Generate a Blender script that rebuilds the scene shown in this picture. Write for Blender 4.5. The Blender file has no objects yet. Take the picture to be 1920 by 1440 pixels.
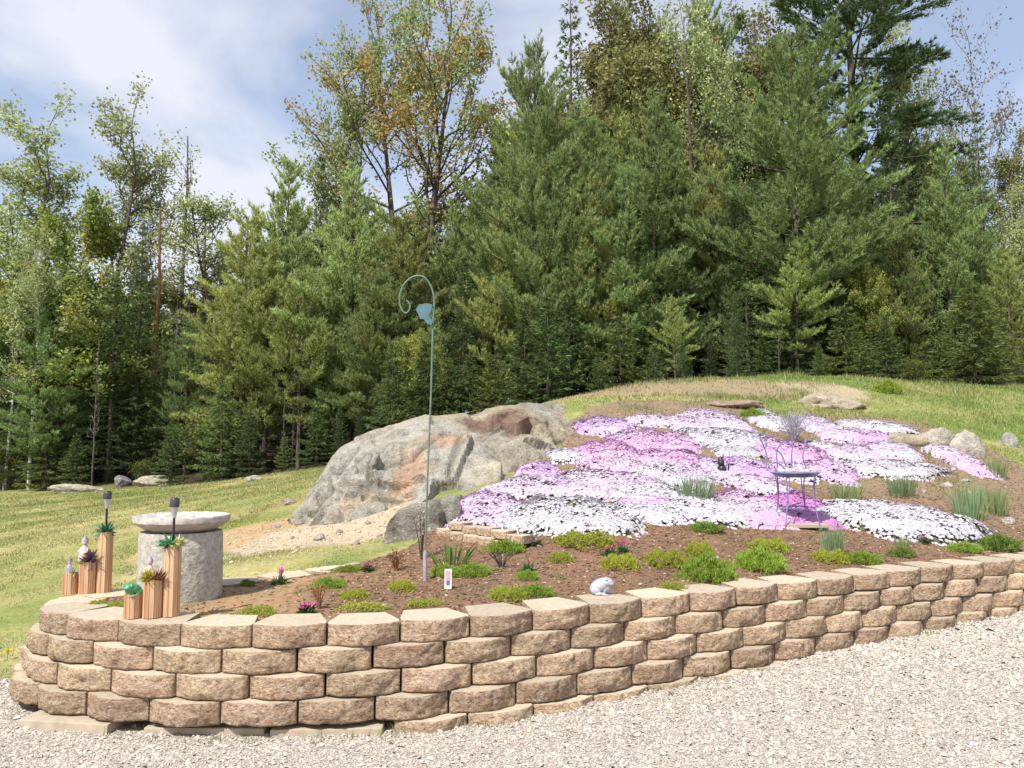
import bpy, bmesh, math, random
import numpy as np
from mathutils import Vector, Matrix

# ---------------------------------------------------------------- camera, sky, sun, exposure
scene = bpy.context.scene
COL = scene.collection
R = math.radians
CAM = np.array((0.0, 0.0, 1.115))
FPX, PITCH = 1500.0, math.atan(125 / 1500.0)

cd = bpy.data.cameras.new('camera')
cd.sensor_width = 36.0
cd.lens = 36.0 * FPX / 1920.0
cd.clip_start, cd.clip_end = 0.05, 2000.0
cam = bpy.data.objects.new('camera', cd)
cam.location = CAM
cam.rotation_euler = (math.pi / 2 + PITCH, 0, 0)
COL.objects.link(cam)
scene.camera = cam

SUN_EL, SUN_AZ = R(52), R(214)          # azimuth clockwise from +Y
sun_dir = Vector((math.sin(SUN_AZ) * math.cos(SUN_EL), math.cos(SUN_AZ) * math.cos(SUN_EL), math.sin(SUN_EL)))
world = bpy.data.worlds.new('World')
scene.world = world
world.use_nodes = True
wn, wl = world.node_tree.nodes, world.node_tree.links
wn.clear()
w_out = wn.new('ShaderNodeOutputWorld')
w_bg = wn.new('ShaderNodeBackground')
w_bg.inputs['Strength'].default_value = 0.15
sky = wn.new('ShaderNodeTexSky')
sky.sky_type = 'NISHITA'
sky.sun_disc = False
sky.sun_elevation = SUN_EL
sky.sun_rotation = SUN_AZ
sky.altitude = 300.0
sky.air_density = 1.0
sky.dust_density = 1.6
sky.ozone_density = 1.4
# soft cloud sheets spread over the whole sky
tc = wn.new('ShaderNodeTexCoord')
sep = wn.new('ShaderNodeSeparateXYZ')
wl.new(tc.outputs['Generated'], sep.inputs[0])
zup = wn.new('ShaderNodeMath'); zup.operation = 'ADD'; zup.inputs[1].default_value = 0.22
zabs = wn.new('ShaderNodeMath'); zabs.operation = 'ABSOLUTE'
wl.new(sep.outputs['Z'], zabs.inputs[0]); wl.new(zabs.outputs[0], zup.inputs[0])
dv = wn.new('ShaderNodeVectorMath'); dv.operation = 'DIVIDE'
cmb = wn.new('ShaderNodeCombineXYZ')
for k in range(3):
    wl.new(zup.outputs[0], cmb.inputs[k])
wl.new(tc.outputs['Generated'], dv.inputs[0]); wl.new(cmb.outputs[0], dv.inputs[1])
mp = wn.new('ShaderNodeMapping')
mp.inputs['Location'].default_value = (3.3, 1.2, 0.0)
mp.inputs['Scale'].default_value = (1.0, 1.0, 0.0)
wl.new(dv.outputs[0], mp.inputs['Vector'])
nz = wn.new('ShaderNodeTexNoise')
nz.inputs['Scale'].default_value = 1.35
nz.inputs['Detail'].default_value = 6.0
nz.inputs['Roughness'].default_value = 0.52
nz.inputs['Distortion'].default_value = 0.35
wl.new(mp.outputs[0], nz.inputs['Vector'])
cr = wn.new('ShaderNodeValToRGB')
cr.color_ramp.elements[0].position = 0.42
cr.color_ramp.elements[1].position = 0.60
cr.color_ramp.elements[0].color = (0.30, 0.30, 0.30, 1)
cr.color_ramp.elements[1].color = (0.97, 0.97, 0.97, 1)
wl.new(nz.outputs['Fac'], cr.inputs[0])
mxw = wn.new('ShaderNodeMix'); mxw.data_type = 'RGBA'
mxw.inputs['B'].default_value = (4.35, 4.5, 5.0, 1)
wl.new(cr.outputs['Color'], mxw.inputs['Factor'])
wl.new(sky.outputs[0], mxw.inputs['A'])
wl.new(mxw.outputs['Result'], w_bg.inputs['Color'])
wl.new(w_bg.outputs[0], w_out.inputs['Surface'])

ld = bpy.data.lights.new('sun', 'SUN')
ld.energy = 4.6
ld.angle = R(0.55)
ld.color = (1.0, 0.955, 0.88)
sun = bpy.data.objects.new('sun', ld)
sun.rotation_euler = (-sun_dir).to_track_quat('-Z', 'Y').to_euler()
COL.objects.link(sun)
vs = scene.view_settings
vs.view_transform = 'Standard'
vs.look = 'None'
vs.gamma = 1.0
vs.use_curve_mapping = False
vs.exposure = 0.42
scene.cycles.max_bounces = 5
scene.cycles.diffuse_bounces = 3
scene.cycles.glossy_bounces = 2
scene.cycles.transmission_bounces = 3
scene.cycles.caustics_reflective = False
scene.cycles.caustics_refractive = False

# ---------------------------------------------------------------- helpers
rng = np.random.default_rng(7)
random.seed(7)

def ray(px, py):
    u, v = (px - 960) / FPX, -(py - 720) / FPX
    c, s = math.cos(PITCH), math.sin(PITCH)
    return np.array((u, c - s * v, s + c * v))

def P(px, py, Y):
    d = ray(px, py)
    return CAM + d * (Y / d[1])

def norm(a):
    return a / np.maximum(np.linalg.norm(a, axis=-1, keepdims=True), 1e-9)

def _hash(ix, iy, iz, seed):
    h = (ix * 374761393 + iy * 668265263 + iz * 1274126177 + seed * 974711) & 0x7fffffff
    h = ((h ^ (h >> 13)) * 1274126177) & 0x7fffffff
    return ((h ^ (h >> 16)) & 0xffff) / 65535.0

def vnoise(p, seed=0):
    """value noise in -1..1 at points p (n,3)"""
    p = np.asarray(p, float)
    i = np.floor(p).astype(np.int64)
    f = p - i
    f = f * f * (3 - 2 * f)
    r = 0
    for dx in (0, 1):
        for dy in (0, 1):
            for dz in (0, 1):
                w = (f[:, 0] if dx else 1 - f[:, 0]) * (f[:, 1] if dy else 1 - f[:, 1]) * (f[:, 2] if dz else 1 - f[:, 2])
                r = r + w * _hash(i[:, 0] + dx, i[:, 1] + dy, i[:, 2] + dz, seed)
    return r * 2 - 1

def fbm(p, seed=0, octaves=4, gain=0.5):
    p = np.asarray(p, float)
    a, r, t = 1.0, 0, 0
    for o in range(octaves):
        r = r + a * vnoise(p * (2.03 ** o), seed + o * 17)
        t += a
        a *= gain
    return r / t

def n2(x, y, s=1.0, seed=0, octaves=4):
    x = np.asarray(x, float)
    y = np.asarray(y, float)
    return fbm(np.stack([x.ravel() * s, y.ravel() * s, np.zeros(x.size)], 1), seed, octaves).reshape(x.shape)

def np_mesh(name, V, F, mat=None, col=None, smooth=False):
    """V (n,3), F (m,k) with one k; col (n,3) point colours"""
    V = np.ascontiguousarray(V, dtype=np.float32)
    F = np.ascontiguousarray(F, dtype=np.int32)
    me = bpy.data.meshes.new(name)
    m, k = F.shape
    me.vertices.add(len(V)); me.vertices.foreach_set('co', V.ravel())
    me.loops.add(m * k); me.loops.foreach_set('vertex_index', F.ravel())
    me.polygons.add(m); me.polygons.foreach_set('loop_start', np.arange(m, dtype=np.int32) * k)
    if smooth:
        me.polygons.foreach_set('use_smooth', np.ones(m, dtype=bool))
    me.update(calc_edges=True)
    if col is not None:
        a = me.color_attributes.new('Col', 'FLOAT_COLOR', 'POINT')
        c = np.ones((len(V), 4), dtype=np.float32)
        c[:, :3] = col
        a.data.foreach_set('color', c.ravel())
    if mat:
        me.materials.append(mat)
    return me

class MB:
    """collects rings, tubes, lathes and boxes into one mesh"""
    def __init__(s):
        s.v, s.f = [], []
    def add(s, V, F):
        b = len(s.v)
        s.v.extend([tuple(map(float, q)) for q in V])
        s.f.extend([tuple(int(i) + b for i in q) for q in F])
        return s
    def tube(s, pts, rad, n=6, cap=True):
        pts = np.asarray(pts, float)
        k = len(pts)
        rad = np.broadcast_to(np.asarray(rad, float), (k,))
        T = norm(np.gradient(pts, axis=0))
        ref = np.array((0.0, 0.0, 1.0)) if abs(T[0][2]) < 0.9 else np.array((1.0, 0.0, 0.0))
        A = np.cross(T[0], ref); A /= np.linalg.norm(A)
        V, F = [], []
        for i in range(k):
            A = A - T[i] * A.dot(T[i]); A /= max(np.linalg.norm(A), 1e-9)
            B = np.cross(T[i], A)
            for j in range(n):
                a = 2 * math.pi * j / n
                V.append(pts[i] + rad[i] * (math.cos(a) * A + math.sin(a) * B))
        for i in range(k - 1):
            for j in range(n):
                F.append((i * n + j, i * n + (j + 1) % n, (i + 1) * n + (j + 1) % n, (i + 1) * n + j))
        if cap:
            F.append(tuple(range(n))[::-1]); F.append(tuple((k - 1) * n + j for j in range(n)))
        return s.add(V, F)
    def lathe(s, prof, n=32, c=(0, 0, 0), jit=0.0, seed=1):
        rr = np.random.default_rng(seed)
        V, F = [], []
        for r, z in prof:
            for j in range(n):
                a = 2 * math.pi * j / n
                q = r + (rr.normal() * jit if r > 1e-4 else 0)
                V.append((c[0] + q * math.cos(a), c[1] + q * math.sin(a), c[2] + z + rr.normal() * jit * .5))
        for i in range(len(prof) - 1):
            for j in range(n):
                F.append((i * n + j, i * n + (j + 1) % n, (i + 1) * n + (j + 1) % n, (i + 1) * n + j))
        F.append(tuple(range(n))[::-1]); F.append(tuple((len(prof) - 1) * n + j for j in range(n)))
        return s.add(V, F)
    def ellipsoid(s, c, r, n=16, m=10, rot=None):
        V, F = [], []
        Mx = rot if rot is not None else np.eye(3)
        for i in range(m + 1):
            t = math.pi * i / m
            for j in range(n):
                a = 2 * math.pi * j / n
                q = np.array((r[0] * math.sin(t) * math.cos(a), r[1] * math.sin(t) * math.sin(a), r[2] * math.cos(t)))
                V.append(np.asarray(c) + Mx @ q)
        for i in range(m):
            for j in range(n):
                F.append((i * n + j, (i + 1) * n + j, (i + 1) * n + (j + 1) % n, i * n + (j + 1) % n))
        return s.add(V, F)
    def box(s, c, h, rz=0.0):
        ca, sa = math.cos(rz), math.sin(rz)
        V = []
        for x in (-1, 1):
            for y in (-1, 1):
                for z in (-1, 1):
                    a, b = x * h[0], y * h[1]
                    V.append((c[0] + a * ca - b * sa, c[1] + a * sa + b * ca, c[2] + z * h[2]))
        return s.add(V, [(0, 1, 3, 2), (4, 6, 7, 5), (0, 4, 5, 1), (2, 3, 7, 6), (0, 2, 6, 4), (1, 5, 7, 3)])
    def mesh(s, name, mat, smooth=True, bevel=0.0, weld=False):
        me = bpy.data.meshes.new(name)
        me.from_pydata(s.v, [], s.f)
        bm = bmesh.new(); bm.from_mesh(me)
        if weld:
            bmesh.ops.remove_doubles(bm, verts=bm.verts, dist=1e-5)
        bmesh.ops.recalc_face_normals(bm, faces=bm.faces)
        if bevel:
            bmesh.ops.bevel(bm, geom=[e for e in bm.edges], offset=bevel, segments=2, affect='EDGES', profile=0.6)
        bm.to_mesh(me); bm.free()
        if smooth:
            me.polygons.foreach_set('use_smooth', np.ones(len(me.polygons), dtype=bool))
            me.set_sharp_from_angle(angle=R(40))
        me.materials.append(mat)
        return me
    def build(s, name, mat, parent=None, smooth=True, bevel=0.0):
        return link(name, s.mesh(name, mat, smooth, bevel), parent)

def link(name, me, parent=None, loc=None):
    o = bpy.data.objects.new(name, me)
    COL.objects.link(o)
    if parent is not None:
        o.parent = parent
    if loc is not None:
        o.location = loc
    return o

def thing(name, label, cat, loc=(0, 0, 0), rz=0.0, group=None):
    o = bpy.data.objects.new(name, None)
    o.empty_display_size = 0.1
    COL.objects.link(o)
    o.location = tuple(float(c) for c in loc)
    o.rotation_euler = (0, 0, rz)
    return tag(o, label, cat, group)

def tag(o, label=None, cat=None, group=None, kind=None):
    if label: o['label'] = label
    if cat: o['category'] = cat
    if group: o['group'] = group
    if kind: o['kind'] = kind
    return o

# ---------------------------------------------------------------- materials
def mat_new(name):
    m = bpy.data.materials.new(name)
    m.use_nodes = True
    nt = m.node_tree
    b = nt.nodes['Principled BSDF']
    return m, nt.nodes, nt.links, b

def ramp(N, stops):
    r = N.new('ShaderNodeValToRGB')
    el = r.color_ramp.elements
    while len(el) < len(stops):
        el.new(0.5)
    for e, (p, c) in zip(el, stops):
        e.position = p
        e.color = (*c, 1)
    return r

def noise(N, L, scale, detail=4, rough=0.55, coord='Object', dist=0.0):
    t = N.new('ShaderNodeTexCoord')
    n = N.new('ShaderNodeTexNoise')
    n.inputs['Scale'].default_value = scale
    n.inputs['Detail'].default_value = detail
    n.inputs['Roughness'].default_value = rough
    n.inputs['Distortion'].default_value = dist
    L.new(t.outputs[coord], n.inputs['Vector'])
    return n

def mix(N, L, fac, a, b, mode='MIX'):
    m = N.new('ShaderNodeMix'); m.data_type = 'RGBA'; m.blend_type = mode
    for sock, val in (('Factor', fac), ('A', a), ('B', b)):
        if hasattr(val, 'is_output'):
            L.new(val, m.inputs[sock])
        elif sock == 'Factor':
            m.inputs[sock].default_value = val
        else:
            m.inputs[sock].default_value = (*val, 1)
    return m.outputs['Result']

def bump(N, L, b, h, strength=0.4, dist=0.01):
    bp = N.new('ShaderNodeBump')
    bp.inputs['Strength'].default_value = strength
    bp.inputs['Distance'].default_value = dist
    L.new(h, bp.inputs['Height'])
    L.new(bp.outputs[0], b.inputs['Normal'])

def m_plain(name, c, rough=0.6, spec=0.3, metal=0.0, var=0.12, scale=30.0, bmp=0.0, bd=0.004, trans=0.0):
    m, N, L, b = mat_new(name)
    n = noise(N, L, scale, 4)
    c = np.array(c)
    r = ramp(N, [(0.3, tuple(c * (1 - var))), (0.7, tuple(np.minimum(c * (1 + var), 1)))])
    L.new(n.outputs['Fac'], r.inputs[0])
    L.new(r.outputs[0], b.inputs['Base Color'])
    b.inputs['Roughness'].default_value = rough
    b.inputs['Specular IOR Level'].default_value = spec
    b.inputs['Metallic'].default_value = metal
    b.inputs['Transmission Weight'].default_value = trans
    if bmp:
        bump(N, L, b, n.outputs['Fac'], bmp, bd)
    return m

def m_leaf(name, trans=0.3, island=0.25, objvar=0.25, rough=0.55, spec=0.25, huevar=0.03):
    """foliage: colour from the 'Col' attribute, varied per leaf and per plant, partly translucent"""
    m, N, L, b = mat_new(name)
    at = N.new('ShaderNodeAttribute'); at.attribute_name = 'Col'
    geo = N.new('ShaderNodeNewGeometry')
    oi = N.new('ShaderNodeObjectInfo')
    hs = N.new('ShaderNodeHueSaturation')
    mr = N.new('ShaderNodeMapRange')
    mr.inputs['To Min'].default_value = 1 - island; mr.inputs['To Max'].default_value = 1 + island
    L.new(geo.outputs['Random Per Island'], mr.inputs['Value'])
    mo = N.new('ShaderNodeMapRange')
    mo.inputs['To Min'].default_value = 1 - objvar; mo.inputs['To Max'].default_value = 1 + objvar
    L.new(oi.outputs['Random'], mo.inputs['Value'])
    mu = N.new('ShaderNodeMath'); mu.operation = 'MULTIPLY'
    L.new(mr.outputs[0], mu.inputs[0]); L.new(mo.outputs[0], mu.inputs[1])
    mh = N.new('ShaderNodeMapRange')
    mh.inputs['To Min'].default_value = 0.5 - huevar; mh.inputs['To Max'].default_value = 0.5 + huevar * .15
    wr = N.new('ShaderNodeMath'); wr.operation = 'FRACT'
    m7 = N.new('ShaderNodeMath'); m7.operation = 'MULTIPLY'; m7.inputs[1].default_value = 7.31
    L.new(oi.outputs['Random'], m7.inputs[0]); L.new(m7.outputs[0], wr.inputs[0]); L.new(wr.outputs[0], mh.inputs['Value'])
    L.new(mh.outputs[0], hs.inputs['Hue'])
    L.new(mu.outputs[0], hs.inputs['Value'])
    L.new(at.outputs['Color'], hs.inputs['Color'])
    L.new(hs.outputs[0], b.inputs['Base Color'])
    b.inputs['Roughness'].default_value = rough
    b.inputs['Specular IOR Level'].default_value = spec
    tr = N.new('ShaderNodeBsdfTranslucent')
    L.new(hs.outputs[0], tr.inputs['Color'])
    ms = N.new('ShaderNodeMixShader'); ms.inputs[0].default_value = trans
    out = N['Material Output']
    L.new(b.outputs[0], ms.inputs[1]); L.new(tr.outputs[0], ms.inputs[2])
    L.new(ms.outputs[0], out.inputs['Surface'])
    return m

def m_ground(name):
    """colour from the sheet's own patches of turf, dirt, sand and litter, broken up finely"""
    m, N, L, b = mat_new(name)
    at = N.new('ShaderNodeAttribute'); at.attribute_name = 'Col'
    n1 = noise(N, L, 26.0, 6, 0.7)
    n2_ = noise(N, L, 3.2, 4, 0.6)
    r1 = ramp(N, [(0.28, (0.62, 0.62, 0.6)), (0.72, (1.35, 1.32, 1.25))])
    L.new(n1.outputs['Fac'], r1.inputs[0])
    r2 = ramp(N, [(0.3, (0.86, 0.92, 0.86)), (0.7, (1.14, 1.06, 1.02))])
    L.new(n2_.outputs['Fac'], r2.inputs[0])
    c = mix(N, L, 1.0, at.outputs['Color'], r1.outputs[0], 'MULTIPLY')
    c = mix(N, L, 1.0, c, r2.outputs[0], 'MULTIPLY')
    L.new(c, b.inputs['Base Color'])
    b.inputs['Roughness'].default_value = 0.95
    b.inputs['Specular IOR Level'].default_value = 0.1
    bump(N, L, b, n1.outputs['Fac'], 0.5, 0.03)
    return m

def m_gravel(name, stone=True):
    m, N, L, b = mat_new(name)
    if stone:
        geo = N.new('ShaderNodeNewGeometry')
        r = ramp(N, [(0.0, (0.29, 0.255, 0.22)), (0.12, (0.41, 0.362, 0.31)), (0.35, (0.475, 0.422, 0.365)), (0.6, (0.51, 0.455, 0.395)), (0.8, (0.545, 0.495, 0.435)), (0.93, (0.51, 0.43, 0.355)), (1.0, (0.61, 0.565, 0.51))])
        L.new(geo.outputs['Random Per Island'], r.inputs[0])
        n = noise(N, L, 160.0, 3)
        r2 = ramp(N, [(0.3, (0.85, 0.85, 0.85)), (0.7, (1.12, 1.12, 1.12))])
        L.new(n.outputs['Fac'], r2.inputs[0])
        L.new(mix(N, L, 1.0, r.outputs[0], r2.outputs[0], 'MULTIPLY'), b.inputs['Base Color'])
    else:
        vo = N.new('ShaderNodeTexVoronoi'); vo.inputs['Scale'].default_value = 150.0
        t = N.new('ShaderNodeTexCoord'); L.new(t.outputs['Object'], vo.inputs['Vector'])
        sp = N.new('ShaderNodeSeparateColor'); L.new(vo.outputs['Color'], sp.inputs[0])
        r = ramp(N, [(0.0, (0.24, 0.21, 0.18)), (0.3, (0.36, 0.315, 0.27)), (0.7, (0.44, 0.385, 0.335)), (1.0, (0.52, 0.47, 0.42))])
        L.new(sp.outputs[0], r.inputs[0])
        L.new(r.outputs[0], b.inputs['Base Color'])
        bump(N, L, b, vo.outputs['Distance'], 0.8, 0.008)
    b.inputs['Roughness'].default_value = 0.9
    b.inputs['Specular IOR Level'].default_value = 0.2
    return m

def m_block(name):
    """tan concrete block: rough split face browner than the smooth cast top"""
    m, N, L, b = mat_new(name)
    oi = N.new('ShaderNodeObjectInfo')
    geo = N.new('ShaderNodeNewGeometry')
    mpp = N.new('ShaderNodeMapping'); mpp.inputs['Scale'].default_value = (1, 1, 1.7)
    L.new(geo.outputs['Position'], mpp.inputs['Vector'])
    def wn_(scale, detail, rough):
        n_ = N.new('ShaderNodeTexNoise')
        n_.inputs['Scale'].default_value = scale; n_.inputs['Detail'].default_value = detail; n_.inputs['Roughness'].default_value = rough
        L.new(mpp.outputs[0], n_.inputs['Vector'])
        return n_
    n = wn_(58.0, 6, 0.72)
    n2_ = wn_(9.0, 3, 0.6)
    n3 = wn_(230.0, 3, 0.6)
    r = ramp(N, [(0.33, (0.205, 0.13, 0.085)), (0.43, (0.455, 0.32, 0.222)), (0.54, (0.60, 0.452, 0.328)), (0.66, (0.78, 0.65, 0.505))])
    L.new(n.outputs['Fac'], r.inputs[0])
    r2 = ramp(N, [(0.3, (0.84, 0.76, 0.70)), (0.48, (1.0, 1.0, 1.0)), (0.72, (1.08, 1.05, 0.92))])
    L.new(n2_.outputs['Fac'], r2.inputs[0])
    r3 = ramp(N, [(0.32, (0.62, 0.62, 0.62)), (0.5, (1.0, 1.0, 1.0)), (0.68, (1.3, 1.28, 1.22))])
    L.new(n3.outputs['Fac'], r3.inputs[0])
    face = mix(N, L, 1.0, r.outputs[0], r2.outputs[0], 'MULTIPLY')
    face = mix(N, L, 1.0, face, r3.outputs[0], 'MULTIPLY')
    at = N.new('ShaderNodeAttribute'); at.attribute_name = 'Col'
    nt_ = wn_(40.0, 5, 0.65)
    rt = ramp(N, [(0.3, (0.40, 0.325, 0.235)), (0.7, (0.55, 0.470, 0.365))])
    L.new(nt_.outputs['Fac'], rt.inputs[0])
    c = mix(N, L, at.outputs['Color'], face, rt.outputs[0])
    hs = N.new('ShaderNodeHueSaturation')
    mo = N.new('ShaderNodeMapRange'); mo.inputs['To Min'].default_value = 0.80; mo.inputs['To Max'].default_value = 1.10
    L.new(oi.outputs['Random'], mo.inputs['Value']); L.new(mo.outputs[0], hs.inputs['Value'])
    mh = N.new('ShaderNodeMapRange'); mh.inputs['To Min'].default_value = 0.494; mh.inputs['To Max'].default_value = 0.506
    f7 = N.new('ShaderNodeMath'); f7.operation = 'MULTIPLY'; f7.inputs[1].default_value = 9.7
    fr = N.new('ShaderNodeMath'); fr.operation = 'FRACT'
    L.new(oi.outputs['Random'], f7.inputs[0]); L.new(f7.outputs[0], fr.inputs[0]); L.new(fr.outputs[0], mh.inputs['Value'])
    L.new(mh.outputs[0], hs.inputs['Hue'])
    L.new(c, hs.inputs['Color'])
    L.new(hs.outputs[0], b.inputs['Base Color'])
    b.inputs['Roughness'].default_value = 0.93
    b.inputs['Specular IOR Level'].default_value = 0.15
    # pits only on the split face
    inv = N.new('ShaderNodeMath'); inv.operation = 'SUBTRACT'; inv.inputs[0].default_value = 1.08
    L.new(at.outputs['Fac'], inv.inputs[1])
    bp = N.new('ShaderNodeBump'); bp.inputs['Distance'].default_value = 0.02
    st = N.new('ShaderNodeMath'); st.operation = 'MULTIPLY'; st.inputs[1].default_value = 1.0
    L.new(inv.outputs[0], st.inputs[0]); L.new(st.outputs[0], bp.inputs['Strength'])
    L.new(n.outputs['Fac'], bp.inputs['Height']); L.new(bp.outputs[0], b.inputs['Normal'])
    return m

def m_rock(name, use_col=True):
    m, N, L, b = mat_new(name)
    n = noise(N, L, 9.0, 8, 0.68)
    fine = noise(N, L, 60.0, 5, 0.7)
    r = ramp(N, [(0.30, (0.50, 0.49, 0.47)), (0.46, (0.85, 0.85, 0.83)), (0.58, (1.0, 1.0, 1.0)), (0.72, (1.38, 1.36, 1.32))])
    L.new(n.outputs['Fac'], r.inputs[0])
    rf = ramp(N, [(0.3, (0.62, 0.62, 0.62)), (0.7, (1.3, 1.3, 1.3))])
    L.new(fine.outputs['Fac'], rf.inputs[0])
    at = N.new('ShaderNodeAttribute'); at.attribute_name = 'Col'
    c = mix(N, L, 1.0, at.outputs['Color'], r.outputs[0], 'MULTIPLY')
    c = mix(N, L, 1.0, c, rf.outputs[0], 'MULTIPLY')
    L.new(c, b.inputs['Base Color'])
    b.inputs['Roughness'].default_value = 0.9
    b.inputs['Specular IOR Level'].default_value = 0.2
    bump(N, L, b, n.outputs['Fac'], 0.9, 0.09)
    return m

def m_bark(name, a, c2, scale=14.0, stretch=0.18):
    m, N, L, b = mat_new(name)
    t = N.new('ShaderNodeTexCoord'); mpn = N.new('ShaderNodeMapping')
    mpn.inputs['Scale'].default_value = (1, 1, stretch)
    n = N.new('ShaderNodeTexNoise'); n.inputs['Scale'].default_value = scale; n.inputs['Detail'].default_value = 5
    L.new(t.outputs['Object'], mpn.inputs[0]); L.new(mpn.outputs[0], n.inputs['Vector'])
    r = ramp(N, [(0.35, a), (0.65, c2)])
    L.new(n.outputs['Fac'], r.inputs[0]); L.new(r.outputs[0], b.inputs['Base Color'])
    b.inputs['Roughness'].default_value = 0.9
    b.inputs['Specular IOR Level'].default_value = 0.15
    bump(N, L, b, n.outputs['Fac'], 0.6, 0.02)
    return m

M = {}
M['ground'] = m_ground('turf_and_dirt')
M['soil'] = m_ground('bark_mulch_soil')
M['gravel_base'] = m_gravel('gravel_bed', False)
M['pebble'] = m_gravel('gravel_stone', True)
M['block'] = m_block('tan_concrete_block')
M['rock'] = m_rock('granite')
M['needle'] = m_leaf('conifer_needles', trans=0.38, island=0.3, objvar=0.30, huevar=0.02)
M['leaf'] = m_leaf('tree_leaves', trans=0.4, island=0.3, objvar=0.12, huevar=0.015)
M['plant'] = m_leaf('garden_leaves', trans=0.3, island=0.22, objvar=0.15, huevar=0.015)
M['petal'] = m_leaf('petals', trans=0.25, island=0.12, objvar=0.0, huevar=0.0, spec=0.1)
M['grass'] = m_leaf('grass_blades', trans=0.35, island=0.25, objvar=0.0, huevar=0.0)
M['chip'] = m_leaf('mulch_chips', trans=0.0, island=0.4, objvar=0.0, huevar=0.0, spec=0.1)
M['bark'] = m_bark('grey_brown_bark', (0.055, 0.042, 0.034), (0.16, 0.13, 0.11))
M['bark_pale'] = m_bark('pale_grey_bark', (0.20, 0.185, 0.17), (0.42, 0.40, 0.37), 20.0, 0.5)
M['bark_birch'] = m_bark('white_birch_bark', (0.45, 0.43, 0.40), (0.72, 0.71, 0.68), 9.0, 2.5)
M['bark_rust'] = m_bark('rusty_dead_bark', (0.20, 0.085, 0.035), (0.38, 0.19, 0.09))
M['cedar'] = m_bark('cedar_wood', (0.40, 0.21, 0.11), (0.62, 0.40, 0.235), 26.0, 0.06)
M['cedar_pale'] = m_bark('weathered_cedar', (0.44, 0.27, 0.155), (0.66, 0.46, 0.30), 30.0, 0.06)
M['concrete'] = m_plain('rough_concrete', (0.40, 0.375, 0.33), 0.92, 0.15, var=0.3, scale=48, bmp=0.7, bd=0.012)
M['bowl'] = m_plain('cast_stone_bowl', (0.45, 0.41, 0.38), 0.9, 0.15, var=0.28, scale=36, bmp=0.6)
M['slab'] = m_plain('paving_slab', (0.42, 0.35, 0.265), 0.92, 0.15, var=0.14, scale=18, bmp=0.25)
M['green_metal'] = m_plain('green_painted_iron', (0.12, 0.20, 0.15), 0.5, 0.4, var=0.2)
M['dark_metal'] = m_plain('lavender_blue_iron', (0.20, 0.18, 0.38), 0.5, 0.4, var=0.3)
M['basin'] = m_plain('blue_grey_basin', (0.13, 0.15, 0.22), 0.4, 0.4, var=0.3, scale=14)
M['teal'] = m_plain('teal_glass', (0.085, 0.17, 0.20), 0.35, 0.5, var=0.2, scale=16)
M['black'] = m_plain('black_plastic', (0.018, 0.018, 0.02), 0.4, 0.4, var=0.2)
M['lens'] = m_plain('clear_frosted_plastic', (0.62, 0.62, 0.62), 0.25, 0.5, var=0.05, trans=0.35)
M['solar'] = m_plain('dark_grey_solar_cap', (0.05, 0.05, 0.058), 0.3, 0.5, var=0.3)
M['frog_white'] = m_plain('white_glazed_stone', (0.40, 0.39, 0.45), 0.45, 0.35, var=0.14, scale=35)
M['frog_green'] = m_plain('green_glazed_ceramic', (0.06, 0.26, 0.11), 0.3, 0.5, var=0.3, scale=40)
M['teal_dot'] = m_plain('teal_paint', (0.03, 0.20, 0.22), 0.4, 0.4)
M['white'] = m_plain('white_paint', (0.78, 0.77, 0.76), 0.5, 0.3, var=0.05)
M['tag_pink'] = m_plain('pink_print', (0.60, 0.38, 0.46), 0.5, 0.3, var=0.25, scale=120)
M['tag_dark'] = m_plain('grey_print', (0.17, 0.15, 0.22), 0.5, 0.3, var=0.2, scale=90)
M['grey_figure'] = m_plain('grey_resin', (0.33, 0.31, 0.36), 0.6, 0.3, var=0.25, scale=60)
M['pink_figure'] = m_plain('pale_pink_resin', (0.55, 0.43, 0.38), 0.6, 0.3, var=0.2, scale=60)
M['red'] = m_plain('red_paint', (0.45, 0.07, 0.05), 0.5, 0.35, var=0.2)
# ---------------------------------------------------------------- the lie of the land
class TPS:
    def __init__(s, pts, lam=0.004):
        p = np.array(pts, float)
        s.c = p[:, :2]
        n = len(p)
        d = np.linalg.norm(s.c[:, None] - s.c[None], axis=-1)
        K = np.where(d > 1e-9, d * d * np.log(np.maximum(d, 1e-9)), 0) + lam * np.eye(n) * n
        Q = np.hstack([np.ones((n, 1)), s.c])
        A = np.block([[K, Q], [Q.T, np.zeros((3, 3))]])
        s.w = np.linalg.solve(A, np.concatenate([p[:, 2], np.zeros(3)]))
    def __call__(s, x, y):
        x = np.clip(np.asarray(x, float), -18, 12)
        y = np.clip(np.asarray(y, float), 1.5, 36)
        sh = x.shape
        q = np.stack([x.ravel(), y.ravel()], 1)
        out = np.empty(len(q))
        for i in range(0, len(q), 20000):
            d = np.linalg.norm(q[i:i + 20000, None] - s.c[None], axis=-1)
            K = d * d * np.log(np.maximum(d, 1e-9))
            out[i:i + 20000] = K @ s.w[:-3] + s.w[-3] + q[i:i + 20000] @ s.w[-2:]
        return out.reshape(sh)

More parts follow.
